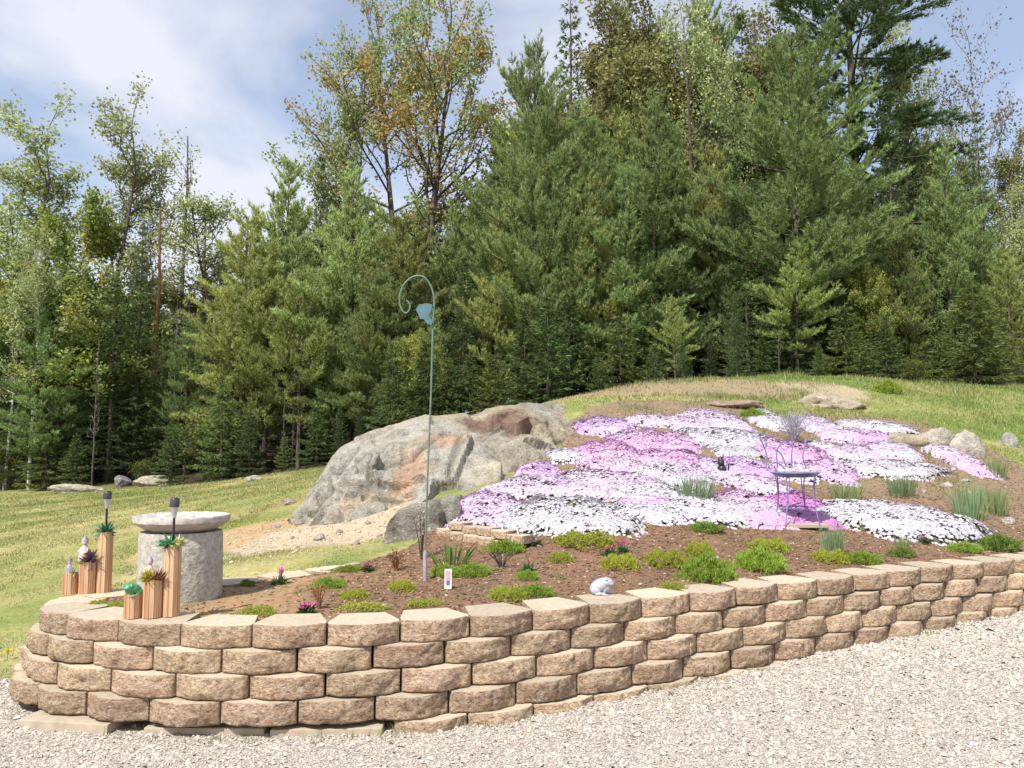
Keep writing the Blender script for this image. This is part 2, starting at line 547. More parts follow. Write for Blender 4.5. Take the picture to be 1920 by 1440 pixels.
hill_px = [(1000, 880, 7.3), (1100, 840, 8.1), (1100, 795, 9.0), (1300, 860, 7.8), (1350, 775, 9.5),
           (1500, 850, 8.2), (1500, 790, 9.6), (1650, 790, 9.7), (1750, 870, 7.9), (1800, 830, 8.8), (1600, 930, 7.0),
           (1400, 920, 6.9), (1920, 850, 8.6), (1030, 748, 10.5), (1200, 722, 12.0), (1350, 711, 13.0), (1500, 707, 13.5),
           (1640, 715, 13.5), (1780, 727, 14.0), (1920, 731, 14.0), (2150, 760, 13.0), (2100, 900, 8.5)]
hill = [tuple(P(*q)) for q in hill_px]
far = [(0.5, 20, 2.0), (3, 20, 2.3), (6, 20, 2.35), (10, 20, 2.3), (12, 14, 2.1), (0, 36, 2.9), (8, 36, 3.2), (-8, 36, 2.5), (-18, 36, 2.4), (-8, 29, 1.2), (-16, 30, 1.0),
       (-1.5, 18, 1.25), (-2.6, 18, 0.95), (-0.6, 14, 1.35), (-0.4, 11, 1.4)]
lawn_px = [(600, 872, 18), (500, 891, 19), (300, 908, 20), (0, 918, 22), (-300, 926, 22), (200, 1000, 8.4), (0, 1100, 6.4),
           (100, 1060, 6.94), (0, 1000, 10.0), (450, 1000, 7.3), (450, 1060, 5.2), (350, 950, 10.2), (550, 962, 8.0),
           (640, 1030, 5.6), (520, 1042, 5.5), (700, 1010, 6.2)]
lawn = [tuple(P(*q)) for q in lawn_px] + [(-2.6, 4.2, -0.03), (-3.2, 4.4, -0.03), (-4, 4, -0.08), (-6, 6, -0.1), (-12, 10, -0.2), (-15, 22, -0.2),
                                          (-2.5, 4.8, 0.06), (-1.9, 4.6, 0.20), (-1.3, 5.0, 0.36), (-0.8, 5.6, 0.42)]
soil_pts = [(-1.9, 3.7, .372), (-1.1, 3.5, .372), (-.3, 3.68, .374), (.5, 3.98, .374), (1.3, 4.42, .374), (2.1, 4.9, .374), (3.2, 5.5, .374), (5, 6.35, .38),
            (-1.57, 4.3, .385), (-1.16, 4.7, .395), (-.9, 5.05, .41), (-.55, 4.5, .41), (0, 4.6, .43), (-.7, 5.4, .44)]
soil_pts += [tuple(P(*q)) for q in [(940, 1022, 5.15), (1000, 1000, 5.4), (1300, 985, 5.8), (1500, 990, 5.9), (1680, 1012, 5.9), (1850, 975, 6.5), (850, 970, 6.0), (1100, 905, 7.0), (1910, 905, 7.8)]]
gpt = TPS(hill + far + lawn + [tuple(P(*q)) for q in [(850, 970, 6.0), (1100, 905, 7.0), (1300, 985, 5.8), (1680, 1012, 5.9)]] + [(1, 3, .3), (3, 4, .3), (6, 5, .3)])
spt = TPS(hill + soil_pts + [(-0.4, 11, 1.4), (-.2, 8.6, 1.2)])

def gravel_z(x, y):
    x = np.asarray(x, float)
    return -0.008 + 0.026 * np.clip(x - 0.1, 0, 5) + 0.008 * np.clip(y - 3.2, -3, 3)

# ---------------------------------------------------------------- line of the retaining wall (outer top edge), and of the bed
TOPZ, COURSES, PITCH_Z = 0.406, 4, 0.0925
def on_plane(px, py, z):
    d = ray(px, py)
    return (CAM + d * ((z - CAM[2]) / d[2]))[:2]
front_px = [(1893, 1050), (1834, 1055.5), (1771, 1061), (1704, 1068), (1637, 1075.5), (1570, 1083), (1490, 1092), (1415, 1100), (1330, 1109.5), (1235, 1119.5), (1140, 1130), (1040, 1141), (940, 1151.5), (815, 1162),
            (690, 1169), (560, 1173), (425, 1173), (350, 1171), (225, 1164), (135, 1155), (88, 1146), (72, 1135), (84, 1124), (130, 1114.5), (200, 1107), (300, 1098), (430, 1085), (600, 1065), (700, 1050), (760, 1038)]
front = [on_plane(a_, b_, TOPZ) for a_, b_ in front_px]
fd = norm(front[0] - front[3])
front = [front[0] + fd * k for k in (7.0, 4.6, 2.8, 1.4)] + front
for _ in range(2):
    fa = np.array(front); fs = fa.copy()
    fs[1:-1] = fa[1:-1] * .6 + (fa[:-2] + fa[2:]) * .2
    keep_ = (np.arange(len(fa)) > 19) & (np.arange(len(fa)) < 29)
    fs[keep_] = fa[keep_]
    front = list(fs)

def catmull(pts, n=12):
    p = np.array(pts, float)
    p = np.vstack([2 * p[0] - p[1], p, 2 * p[-1] - p[-2]])
    out = []
    for i in range(1, len(p) - 2):
        for t in np.linspace(0, 1, n, endpoint=False):
            a, b, c, d = p[i - 1], p[i], p[i + 1], p[i + 2]
            out.append(0.5 * ((2 * b) + (-a + c) * t + (2 * a - 5 * b + 4 * c - d) * t * t + (-a + 3 * b - 3 * c + d) * t ** 3))
    out.append(p[-2])
    return np.array(out)

wall_line = catmull(front)

def offset_line(L_, d):
    T = norm(np.gradient(L_, axis=0))
    nrm = np.stack([-T[:, 1], T[:, 0]], 1)      # walking from the right end to the left: this points to the drive
    return L_ - nrm * d * -1

def resample(L_, step):
    seg = np.linalg.norm(np.diff(L_, axis=0), axis=1)
    s = np.concatenate([[0], np.cumsum(seg)])
    q = np.arange(0, s[-1], step)
    return np.stack([np.interp(q, s, L_[:, 0]), np.interp(q, s, L_[:, 1])], 1), s

back_px = [(800, 1000, 5.85), (850, 955, 6.3), (940, 920, 6.9), (1030, 885, 7.5), (1060, 820, 8.6), (1100, 772, 9.7), (1390, 757, 10.4), (1430, 795, 9.4), (1560, 772, 10.0),
           (1720, 785, 9.8), (1850, 842, 8.7), (1990, 900, 7.9)]
bed_poly = np.vstack([offset_line(wall_line, -0.09)[::3], np.array([P(*q)[:2] for q in back_px]), np.array([(9.2, 9.0)])])
drive_edge = np.vstack([offset_line(wall_line, -0.12)[:np.argmin(wall_line[:, 0]) + 10:3], np.array([(-2.45, 4.05), (-14, 4.4), (-14, -14), (14, -14), (14, 10)])])

_SD = {}
_gx, _gy = np.arange(-3.6, 7.6, 0.04), np.arange(2.3, 11.2, 0.04)
def sdist(x, y, poly):
    """signed distance, positive inside; big batches read a prepared grid where it reaches"""
    x = np.asarray(x, float); y = np.asarray(y, float)
    if x.size < 3000 or poly.shape not in (bed_poly.shape, drive_edge.shape):
        return _sdist(x, y, poly)
    key = poly.shape
    if key not in _SD:
        A_, B_ = np.meshgrid(_gx, _gy)
        _SD[key] = _sdist(A_, B_, poly)
    T = _SD[key]
    xf, yf = x.ravel(), y.ravel()
    inn = (xf > _gx[0]) & (xf < _gx[-1] - .05) & (yf > _gy[0]) & (yf < _gy[-1] - .05)
    out = np.empty(xf.size)
    i = ((xf[inn] - _gx[0]) / .04); j = ((yf[inn] - _gy[0]) / .04)
    i0 = i.astype(int); j0 = j.astype(int); fx = i - i0; fy = j - j0
    out[inn] = (T[j0, i0] * (1 - fx) + T[j0, i0 + 1] * fx) * (1 - fy) + (T[j0 + 1, i0] * (1 - fx) + T[j0 + 1, i0 + 1] * fx) * fy
    if (~inn).any():
        out[~inn] = _sdist(xf[~inn], yf[~inn], poly)
    return out.reshape(x.shape)

def _sdist(x, y, poly):
    q = np.stack([np.ravel(x), np.ravel(y)], 1)
    a = poly; b = np.roll(poly, -1, axis=0)
    best = np.full(len(q), 1e9); ins = np.zeros(len(q), bool)
    for i in range(len(a)):
        e = b[i] - a[i]
        w = q - a[i]
        t = np.clip((w @ e) / max(e @ e, 1e-12), 0, 1)
        best = np.minimum(best, ((w - t[:, None] * e) ** 2).sum(1))
        c1 = (a[i, 1] > q[:, 1]) != (b[i, 1] > q[:, 1])
        if abs(e[1]) > 1e-12:
            ins ^= c1 & (q[:, 0] < e[0] * (q[:, 1] - a[i, 1]) / e[1] + a[i, 0])
    return (np.sqrt(best) * np.where(ins, 1, -1)).reshape(np.shape(x))

def soil_base(x, y):
    return spt(x, y)

def ground_z(x, y):
    x = np.asarray(x, float); y = np.asarray(y, float)
    z = gpt(x, y)
    z = z + n2(x, y, 0.7, 3, 3) * 0.05 * np.clip((y - 5) / 6, 0, 1)
    d = sdist(x, y, drive_edge)
    gz = gravel_z(x, y) - 0.05
    t = np.clip((d + 0.05) / 0.2, 0, 1)
    z = z * (1 - t) + gz * t
    b = sdist(x, y, bed_poly)
    inside = np.clip((b - 0.0) / 0.12, 0, 1)
    z = np.where(b > 0, np.minimum(z, z * (1 - inside) + (spt(x, y) - 0.05) * inside), z)
    return z

def soil_z(x, y):
    x = np.asarray(x, float); y = np.asarray(y, float)
    b = sdist(x, y, bed_poly)
    w = b + n2(x, y, 2.2, 9, 3) * 0.16 * (y > 5.6)
    z = spt(x, y) + 0.012 * n2(x, y, 5.0, 21, 3) + np.clip(w * 0.25, -0.5, 0.006)
    return z

def height(x, y):
    """top of soil, lawn or gravel at one point"""
    x = np.array([x], float); y = np.array([y], float)
    z = ground_z(x, y)
    if sdist(x, y, bed_poly)[0] > -0.05:
        z = np.maximum(z, soil_z(x, y))
    if sdist(x, y, drive_edge)[0] > 0:
        z = np.maximum(z, gravel_z(x, y))
    return float(z[0])

def heights(x, y):
    z = ground_z(x, y)
    b = sdist(x, y, bed_poly)
    z = np.where(b > -0.05, np.maximum(z, soil_z(x, y)), z)
    return z

def onto(px, py, y0=3.0, y1=40.0):
    """where the line of sight through a pixel of the photograph meets the ground"""
    Y = np.concatenate([np.arange(y0, 14, 0.04), np.arange(14, y1, 0.2)])
    d = ray(px, py)
    q = CAM + d * (Y / d[1])[:, None]
    h = fast_h(q[:, 0], q[:, 1])
    k = np.argmax(q[:, 2] <= h)
    if q[k, 2] > h[k]:
        k = len(Y) - 1
    return np.array((q[k, 0], q[k, 1], h[k]))

def fast_h(x, y):
    """bilinear look-up of the finished surface"""
    x = np.clip(np.asarray(x, float), xs[0] + .01, xs[-1] - .01); y = np.clip(np.asarray(y, float), ys[0] + .01, ys[-1] - .01)
    i = np.searchsorted(xs, x) - 1; j = np.searchsorted(ys, y) - 1
    fx = (x - xs[i]) / (xs[i + 1] - xs[i]); fy = (y - ys[j]) / (ys[j + 1] - ys[j])
    return (HT[j, i] * (1 - fx) + HT[j, i + 1] * fx) * (1 - fy) + (HT[j + 1, i] * (1 - fx) + HT[j + 1, i + 1] * fx) * fy

# ground sheet
def axis(a, b, c, d, step, far_n=26):
    left = a - np.geomspace(step, a - b, far_n)[::-1] if False else a - (np.geomspace(1, (a - b) / step + 1, far_n)[::-1] - 1)[:-1] * step
    mid = np.arange(a, c, step)
    right = c + (np.geomspace(1, (d - c) / step + 1, far_n) - 1) * step
    return np.concatenate([left, mid, right])
xs = axis(-4.2, -300, 6.0, 300, 0.07, 44)
ys = axis(2.6, -40, 12.5, 400, 0.07, 52)
GX, GY = np.meshgrid(xs, ys)
GZ = ground_z(GX, GY)
HT = heights(GX, GY)
nx, ny = len(xs), len(ys)
idx = np.arange(nx * ny).reshape(ny, nx)
quads = np.stack([idx[:-1, :-1], idx[:-1, 1:], idx[1:, 1:], idx[1:, :-1]], -1).reshape(-1, 4)

TURF_A, TURF_B, TURF_G = np.array((0.235, 0.255, 0.09)), np.array((0.36, 0.33, 0.16)), np.array((0.165, 0.225, 0.06))
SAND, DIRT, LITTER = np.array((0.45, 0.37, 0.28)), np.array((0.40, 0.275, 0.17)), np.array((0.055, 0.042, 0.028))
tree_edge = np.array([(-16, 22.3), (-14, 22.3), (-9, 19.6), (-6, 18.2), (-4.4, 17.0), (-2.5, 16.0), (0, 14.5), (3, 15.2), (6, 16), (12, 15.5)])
def turf_mix(x, y):
    """colour of the turf sheet, n points"""
    sh = np.shape(x)
    x = np.ravel(x); y = np.ravel(y)
    a = np.clip(n2(x, y, 0.75, 5, 5) * 1.8 + 0.5, 0, 1)[:, None]
    c = TURF_A * (1 - a) + TURF_B * a
    g = np.clip(n2(x, y, 0.9, 31, 3) * 1.6 + np.where(x > 2.0, 0.75, 0.02) + np.clip((5.5 - y) * .5, 0, .8) * (x < 0), 0, 1)[:, None]
    c = c * (1 - g) + TURF_G * g
    def blob(cx, cy, rx, ry, col, c, k=1.0, seed=0):
        d = ((x - cx) / rx) ** 2 + ((y - cy) / ry) ** 2 + n2(x, y, 1.7, 40 + seed, 4) * 0.7
        t = np.clip((1.15 - d) * 2.2, 0, 1)[:, None] * k
        return c * (1 - t) + np.asarray(col) * t
    c = blob(-2.15, 7.0, 0.95, 0.75, DIRT * 1.05, c, 0.9, 1)
    c = blob(-1.45, 6.55, 1.0, 0.72, SAND, c, 1.0, 2)
    c = blob(-3.2, 8.6, 1.2, 0.5, DIRT, c, 0.35, 4)
    c = blob(1.1, 11.4, 1.7, 1.1, (0.30, 0.23, 0.145), c, .95, 5)
    c = blob(3.4, 11.9, 1.0, 0.8, (0.30, 0.24, 0.155), c, 0.8, 9)
    c = blob(4.5, 11.7, 0.6, 1.0, SAND * 0.9, c, .85, 6)
    c = blob(2.4, 11.2, 1.8, 0.9, (0.29, 0.23, 0.16), c, 0.9, 7)
    c = blob(6.2, 8.6, 0.7, 0.35, (0.30, 0.16, 0.09), c, 0.9, 8)
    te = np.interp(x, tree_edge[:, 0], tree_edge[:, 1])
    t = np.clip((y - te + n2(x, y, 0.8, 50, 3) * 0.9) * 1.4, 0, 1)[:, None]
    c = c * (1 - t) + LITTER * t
    return c.reshape(*sh, 3)
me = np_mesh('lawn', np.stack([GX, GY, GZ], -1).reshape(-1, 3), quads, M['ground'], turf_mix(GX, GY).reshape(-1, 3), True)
tag(link('lawn', me), 'mown lawn of dry yellow green turf rising into a grassy knoll', 'lawn', kind='structure')

# soil sheet of the bed
xs2 = np.arange(-2.3, 9.4, 0.05); ys2 = np.arange(3.2, 10.9, 0.05)
SX, SY = np.meshgrid(xs2, ys2)
SZ = soil_z(SX, SY)
sb = sdist(SX, SY, bed_poly)
id2 = np.arange(SX.size).reshape(SX.shape)
q2 = np.stack([id2[:-1, :-1], id2[:-1, 1:], id2[1:, 1:], id2[1:, :-1]], -1).reshape(-1, 4)
keep = (sb.ravel()[q2] > np.where(SY.ravel()[q2] > 5.8, -0.30, -0.03)).all(1)
q2 = q2[keep]
used, inv = np.unique(q2, return_inverse=True)
sv = np.stack([SX, SY, SZ], -1).reshape(-1, 3)[used]
mul = np.array((0.20, 0.126, 0.088)); drys = np.array((0.34, 0.225, 0.14)); grey = np.array((0.23, 0.175, 0.125))
t = np.clip((-0.62 - sv[:, 0]) * 2.0 + n2(sv[:, 0], sv[:, 1], 2.0, 61, 3) * 0.9, 0, 1)[:, None] * np.clip((5.0 - sv[:, 1]) * 2, 0, 1)[:, None]
t2 = np.clip((sv[:, 1] - 6.0) * .8 + n2(sv[:, 0], sv[:, 1], 1.2, 62, 3), 0, 1)[:, None]
sc_ = mul * (1 - t2) + grey * t2
sc_ = sc_ * (1 - t) + drys * t
me = np_mesh('garden_soil', sv, inv.reshape(-1, 4), M['soil'], sc_, True)
tag(link('garden_soil', me), 'brown mulched soil of the raised flower bed', 'soil', kind='structure')

# mulch chips
def scatter_bits(n, poly, size, zfun, flat=0.35, seed=1, dens=None, xr=None, yr=None, low=False):
    r = np.random.default_rng(seed)
    lo, hi = poly.min(0), poly.max(0)
    if xr: lo[0], hi[0] = xr
    if yr: lo[1], hi[1] = yr
    q = r.uniform(lo, hi, (n, 2))
    k = sdist(q[:, 0], q[:, 1], poly) > 0.02
    if dens is not None:
        k &= r.random(n) < dens(q[:, 0], q[:, 1])
    q = q[k]
    n = len(q)
    base = np.array([(1, 0, 0), (0, 1, 0), (-1, 0, 0), (0, -1, 0), (0, 0, 1), (0, 0, -1)], float)
    tri = np.array([(0, 1, 4), (1, 2, 4), (2, 3, 4), (3, 0, 4), (1, 0, 5), (2, 1, 5), (3, 2, 5), (0, 3, 5)])
    if low:
        base, tri = base[:5], tri[:4]
    nvb = len(base)
    V = base[None] * (1 + r.normal(0, 0.22, (n, nvb, 1)))
    s = size(r, n, q)
    V = V * s[:, None, :]
    az = r.uniform(0, 2 * math.pi, n); til = r.normal(0, flat, n)
    ca, sa, ct, st = np.cos(az), np.sin(az), np.cos(til), np.sin(til)
    x, y, z = V[..., 0], V[..., 1], V[..., 2]
    x, z = x * ct[:, None] + z * st[:, None], -x * st[:, None] + z * ct[:, None]
    V = np.stack([x * ca[:, None] - y * sa[:, None], x * sa[:, None] + y * ca[:, None], z], -1)
    zz = zfun(q[:, 0], q[:, 1])
    V = V + np.stack([q[:, 0], q[:, 1], zz + s[:, 2] * 0.35], -1)[:, None]
    F = tri[None] + (np.arange(n) * nvb)[:, None, None]
    return V.reshape(-1, 3), F.reshape(-1, 3), n

near_bed = bed_poly[bed_poly[:, 0] < 7]
V, F, n = scatter_bits(60000, bed_poly, lambda r, n, q: np.stack([r.uniform(.008, .022, n), r.uniform(.004, .009, n), r.uniform(.002, .005, n)], 1),
                       soil_z, 0.3, 3, dens=lambda x, y: np.where(y < 7, 0.9, 0.5) * np.where(x < -0.9, 0.35, 1), xr=(-2.1, 6.4), yr=(3.3, 9.5))
r_ = np.random.default_rng(5)
cc = np.array([(0.22, 0.13, 0.085), (0.13, 0.075, 0.05), (0.33, 0.225, 0.15), (0.46, 0.37, 0.27), (0.25, 0.16, 0.11)])[r_.choice(5, n, p=[.35, .3, .18, .07, .1])]
me = np_mesh('mulch_chips', V, F, M['chip'], np.repeat(cc, 6, 0))
tag(link('mulch_chips', me), 'loose brown bark chips over the garden bed', 'mulch', kind='stuff')

# gravel drive: sheet and loose stones
xs3 = np.concatenate([np.linspace(-14, -3, 14)[:-1], np.arange(-3, 6, 0.1), np.linspace(6, 13.5, 12)])
ys3 = np.concatenate([np.linspace(-14, 2, 14)[:-1], np.arange(2, 8.5, 0.1), [9.9]])
DX, DY = np.meshgrid(xs3, ys3)
dd = sdist(DX, DY, drive_edge)
DZ = gravel_z(DX, DY) + 0.006 * n2(DX, DY, 3.0, 70, 3) + np.where(dd < 0, np.maximum(dd, -0.4) * 0.3, 0)
id3 = np.arange(DX.size).reshape(DX.shape)
q3 = np.stack([id3[:-1, :-1], id3[:-1, 1:], id3[1:, 1:], id3[1:, :-1]], -1).reshape(-1, 4)
q3 = q3[(dd.ravel()[q3] > -0.09).all(1)]
used, inv = np.unique(q3, return_inverse=True)
me = np_mesh('gravel_drive', np.stack([DX, DY, DZ], -1).reshape(-1, 3)[used], inv.reshape(-1, 4), M['gravel_base'], None, True)
tag(link('gravel_drive', me), 'pale crushed gravel drive in front of the block wall', 'gravel', kind='structure')
def peb(r, n, q):
    s = np.exp(r.normal(math.log(0.0034), 0.45, n)) * np.clip(q[:, 1] / 3.6, 1, 1.6)
    return np.stack([s * r.uniform(.9, 1.4, n), s * r.uniform(.8, 1.1, n), s * r.uniform(.5, .85, n)], 1)
V, F, n = scatter_bits(420000, drive_edge, peb, lambda x, y: gravel_z(x, y) + 0.006 * n2(x, y, 3.0, 70, 3), 0.4, 11,
                       dens=lambda x, y: np.where(np.abs(x) < (y + 0.35) * 0.74, 1.0, 0.0) * np.clip(3.9 / np.maximum(y, 1), .45, 1) ** 1.2, xr=(-3.3, 5.0), yr=(2.7, 6.2), low=True)
me = np_mesh('gravel_stones', V, F, M['pebble'])
tag(link('gravel_stones', me), 'loose pale gravel stones covering the drive', 'gravel', kind='stuff')

# ---------------------------------------------------------------- retaining wall of concrete blocks
BW, BH, BD = 0.296, 0.0915, 0.20
def block_mesh(seed, amp=0.006):
    r = np.random.default_rng(seed)
    nu, nv = 30, 11
    u = np.linspace(-1, 1, nu); v = np.linspace(0, 1, nv)
    UU, VV = np.meshgrid(u, v)
    X = UU * (BW / 2 - 0.001)
    lean = r.normal(0, 0.06)
    bul = 0.053 * (1 - np.abs(UU) ** 2.0) * (1 + lean * UU)
    prof = np.sin(np.clip(VV, 0.0, 1.0) * math.pi) ** 0.6
    q = np.stack([X.ravel() * 22, VV.ravel() * 2.4, np.full(X.size, seed * 3.7)], 1)
    rough = fbm(q, seed, 4, 0.62).reshape(X.shape)
    big = vnoise(q * 0.35, seed + 5).reshape(X.shape)
    Y = -bul * (0.86 + 0.14 * prof) - rough * amp * 3.0 - big * 0.011
    edge = np.minimum((1 - np.abs(UU)) * 12, 1)
    Y = Y * edge + (1 - edge) * (-0.002)
    Z = -BH * (1 - VV) * 0.985
    Z = Z + np.where((VV == 1), rough * 0.004 - 0.002, 0) + np.where(VV == 0, np.abs(rough) * 0.004, 0)
    X = X + rough * 0.002 * edge
    V = list(np.stack([X, Y, Z], -1).reshape(-1, 3))
    F = []
    for j in range(nv - 1):
        for i in range(nu - 1):
            a = j * nu + i
            F.append((a, a + 1, a + nu + 1, a + nu))
    nb = len(V)
    bw = BW * 0.5 * 0.66
    V += [np.array((-BW / 2 + .001, 0.03, 0)), np.array((BW / 2 - .001, 0.03, 0)), np.array((bw, BD, 0)), np.array((-bw, BD, 0)),
          np.array((-BW / 2 + .001, 0.03, -BH * .985)), np.array((BW / 2 - .001, 0.03, -BH * .985)), np.array((bw, BD, -BH * .985)), np.array((-bw, BD, -BH * .985))]
    top = [(nv - 1) * nu + i for i in range(nu)]
    bot = list(range(nu))
    F.append(tuple(top) + (nb + 1, nb + 2, nb + 3, nb + 0))
    F.append(tuple(bot[::-1]) + (nb + 4, nb + 7, nb + 6, nb + 5))
    left = [j * nu for j in range(nv)]
    right = [j * nu + nu - 1 for j in range(nv)]
    F.append(tuple(left) + (nb + 0, nb + 4)); F.append(tuple(right[::-1]) + (nb + 5, nb + 1))
    F.append((nb + 1, nb + 5, nb + 6, nb + 2)); F.append((nb + 2, nb + 6, nb + 7, nb + 3)); F.append((nb + 3, nb + 7, nb + 4, nb + 0))
    me = bpy.data.meshes.new('block')
    me.from_pydata([tuple(map(float, q)) for q in V], [], F)
    a = me.color_attributes.new('Col', 'FLOAT_COLOR', 'CORNER')
    me.update()
    bm = bmesh.new(); bm.from_mesh(me); bmesh.ops.recalc_face_normals(bm, faces=bm.faces); bm.to_mesh(me); bm.free()
    a = me.color_attributes['Col']
    nfront = (nu - 1) * (nv - 1)
    vals = np.zeros((len(me.loops), 4), np.float32); vals[:, 3] = 1
    for p in me.polygons:
        if p.index >= nfront and abs(p.normal.z) > 0.7:
            vals[p.loop_start:p.loop_start + p.loop_total, :3] = 1.0
    a.data.foreach_set('color', vals.ravel())
    sm = np.zeros(len(me.polygons), bool); sm[:nfront] = True
    me.polygons.foreach_set('use_smooth', sm)
    me.materials.append(M['block'])
    return me
block_meshes = [block_mesh(s) for s in range(1, 13)]

wall = thing('retaining_wall', 'low curved retaining wall of tan split-faced concrete blocks', 'wall')
SETBACK, STEP = 0.031, 0.302
brnd = random.Random(4)
def place_block(x, y, z, rz, sc=1.0, parent=wall, tilt=0.0):
    o = bpy.data.objects.new('block', brnd.choice(block_meshes))
    COL.objects.link(o)
    o.parent = parent
    o.location = (x, y, z)
    o.rotation_euler = (brnd.gauss(0, 0.008), brnd.gauss(0, 0.006) + tilt, rz + brnd.gauss(0, 0.012))
    o.scale = (sc * brnd.uniform(.982, 1.0), sc, sc)
    return o
def row_line(r):
    return offset_line(wall_line, SETBACK * r - 0.022)
for r in range(5):
    Ln = row_line(r)
    seg = np.linalg.norm(np.diff(Ln, axis=0), axis=1)
    s = np.concatenate([[0], np.cumsum(seg)])
    # reference joint near the first full block right of the rounded end
    k0 = np.argmin(np.abs(Ln[:, 0] + 1.03) + (Ln[:, 1] > 3.6) * 9)
    s0 = s[k0] + (0.5 * STEP if r % 2 else 0.0) + (0.04, -0.0, 0.03, -0.02, 0.05)[r]
    kk = np.arange(-60, 60)
    pt = lambda q: np.array((np.interp(q, s, Ln[:, 0]), np.interp(q, s, Ln[:, 1])))
    for k in kk:
        a, b = s0 + k * STEP, s0 + (k + 1) * STEP
        if a < 0 or b > s[-1]:
            continue
        A, B = pt(a), pt(b)
        mid = (A + B) / 2
        if mid[0] > 6.2:
            continue
        back_side = mid[1] > 3.95 and mid[0] < -0.6
        zt = TOPZ - PITCH_Z * r
        if back_side and (r > 1 if mid[0] > -1.7 else r > 3):
            continue
        if r == 4 and (mid[0] < -0.55 or back_side):
            continue
        e = A - B
        rz = math.atan2(e[1], e[0])
        if zt < gravel_z(mid[0], mid[1]) - 0.03 and not back_side:
            continue
        place_block(mid[0], mid[1], zt + brnd.gauss(0, 0.0012), rz)

# flat slabs under the left foot of the wall
for (cx, cy, hx, hy, rz, lab) in [(-1.78, 3.36, 0.20, 0.14, -0.16, 'cream paving slab jutting out under the rounded left end of the wall'),
                                  (-1.22, 3.26, 0.24, 0.12, -0.02, 'thin cream slab under the wall, left of the other buried slab'),
                                  (-.74, 3.25, 0.22, 0.12, 0.05, 'thin cream slab under the wall where the gravel starts to cover it')]:
    m_ = MB().box((0, 0, -0.026), (hx, hy, 0.024))
    o = m_.build('paving_slab', M['slab'], None, False, 0.004)
    o.location = (cx, cy + (0.085 if cx < -1.5 else 0.135), TOPZ - 4 * PITCH_Z - (0.003 if cx < -1.5 else 0.016)); o.rotation_euler = (0.0, 0.0, rz)
    tag(o, lab, 'slab', 'slabs under the wall foot')

# loose rubble on the bare sand below the outcrop
r_ = np.random.default_rng(15)
q = np.stack([r_.uniform(-2.9, -.4, 9000), r_.uniform(5.7, 7.6, 9000)], 1)
q = q[(turf_mix(q[:, 0], q[:, 1])[:, 0] > 0.30)]
sq = np.array([(-3, 5.5), (0, 5.5), (0, 8), (-3, 8)], float)
V, F, n = scatter_bits(3500, sq, lambda r, n, q: np.stack([s_ := np.exp(r.normal(math.log(.0065), .5, n)), s_ * .8, s_ * .6], 1), ground_z, .3, 16,
                       dens=lambda x, y: (turf_mix(x, y)[:, 0] > 0.34) * .8)
cc = np.array([(0.46, 0.39, 0.31), (0.36, 0.30, 0.25), (0.52, 0.46, 0.38), (0.42, 0.31, 0.22)])[r_.integers(0, 4, n)]
me = np_mesh('rubble', V, F, M['chip'], np.repeat(cc, 6, 0))
tag(link('rubble', me), 'fine broken stone over the sand below the outcrop', 'rubble', kind='stuff')

# seedlings and dead leaves strewn over the front of the bed
r_ = np.random.default_rng(23)
q = np.stack([r_.uniform(-2, 4.5, 5200), r_.uniform(3.4, 6.4, 5200)], 1)
q = q[sdist(q[:, 0], q[:, 1], bed_poly) > .12]
q = q[r_.random(len(q)) < np.clip(n2(q[:, 0], q[:, 1], 2.2, 33, 3) * 1.6 + .12, 0, 1)]
z_ = soil_z(q[:, 0], q[:, 1])
cen = np.repeat(np.stack([q[:, 0], q[:, 1], z_ + .004], 1), 5, 0) + r_.normal(0, .008, (len(q) * 5, 3)) * np.array((1, 1, .4))
nq = len(cen)
nn2 = norm(r_.normal(size=(nq, 3)) + np.array((0, 0, 1.2)))
aa = norm(np.cross(nn2, r_.normal(size=(nq, 3)))); bb2 = np.cross(nn2, aa)
sz = r_.uniform(.004, .010, nq)[:, None]
V = np.stack([cen - aa * sz, cen - bb2 * sz * .5, cen + aa * sz, cen + bb2 * sz * .5], 1).reshape(-1, 3)
kinds = np.repeat(r_.choice(3, len(q), p=[.45, .3, .25]), 5)
cl = np.array([(0.20, 0.27, 0.07), (0.33, 0.24, 0.14), (0.13, 0.19, 0.06)])[kinds] * r_.uniform(.7, 1.3, (nq, 1))
me = np_mesh('seedlings', V, np.arange(nq * 4).reshape(-1, 4), M['grass'], np.repeat(cl, 4, 0))
tag(link('seedlings', me), 'tiny seedlings and dead leaves strewn over the mulch', 'litter', kind='stuff')
# ---------------------------------------------------------------- granite outcrop and boulders
crest_px = [(545, 968, 7.4), (572, 938, 7.55), (602, 890, 7.7), (640, 836, 7.9), (690, 812, 8.0), (740, 797, 8.1), (800, 781, 8.25), (860, 772, 8.4), (930, 763, 8.7), (1000, 757, 9.2), (1050, 754, 9.9), (1100, 756, 10.5)]
foot_px = [(540, 975, 7.3), (566, 972, 7.05), (600, 968, 6.95), (640, 962, 6.9), (690, 955, 6.9), (740, 950, 6.95), (800, 940, 7.0), (850, 925, 7.1), (930, 898, 7.4), (1000, 878, 7.75), (1050, 850, 8.3), (1095, 800, 9.2)]
crest = catmull([P(*q) for q in crest_px], 22)
fpts = [P(*q) for q in foot_px]
for i_, (a_, b2, Y_) in enumerate(foot_px):
    if a_ >= 800:
        fpts[i_] = onto(a_, b2 + 6) + np.array((0.0, -0.05, -0.05))
foot = catmull(fpts, 22)
nu = len(crest); nv = 88; nb_ = 16
uu = np.linspace(0, 1, nu)
rows = []
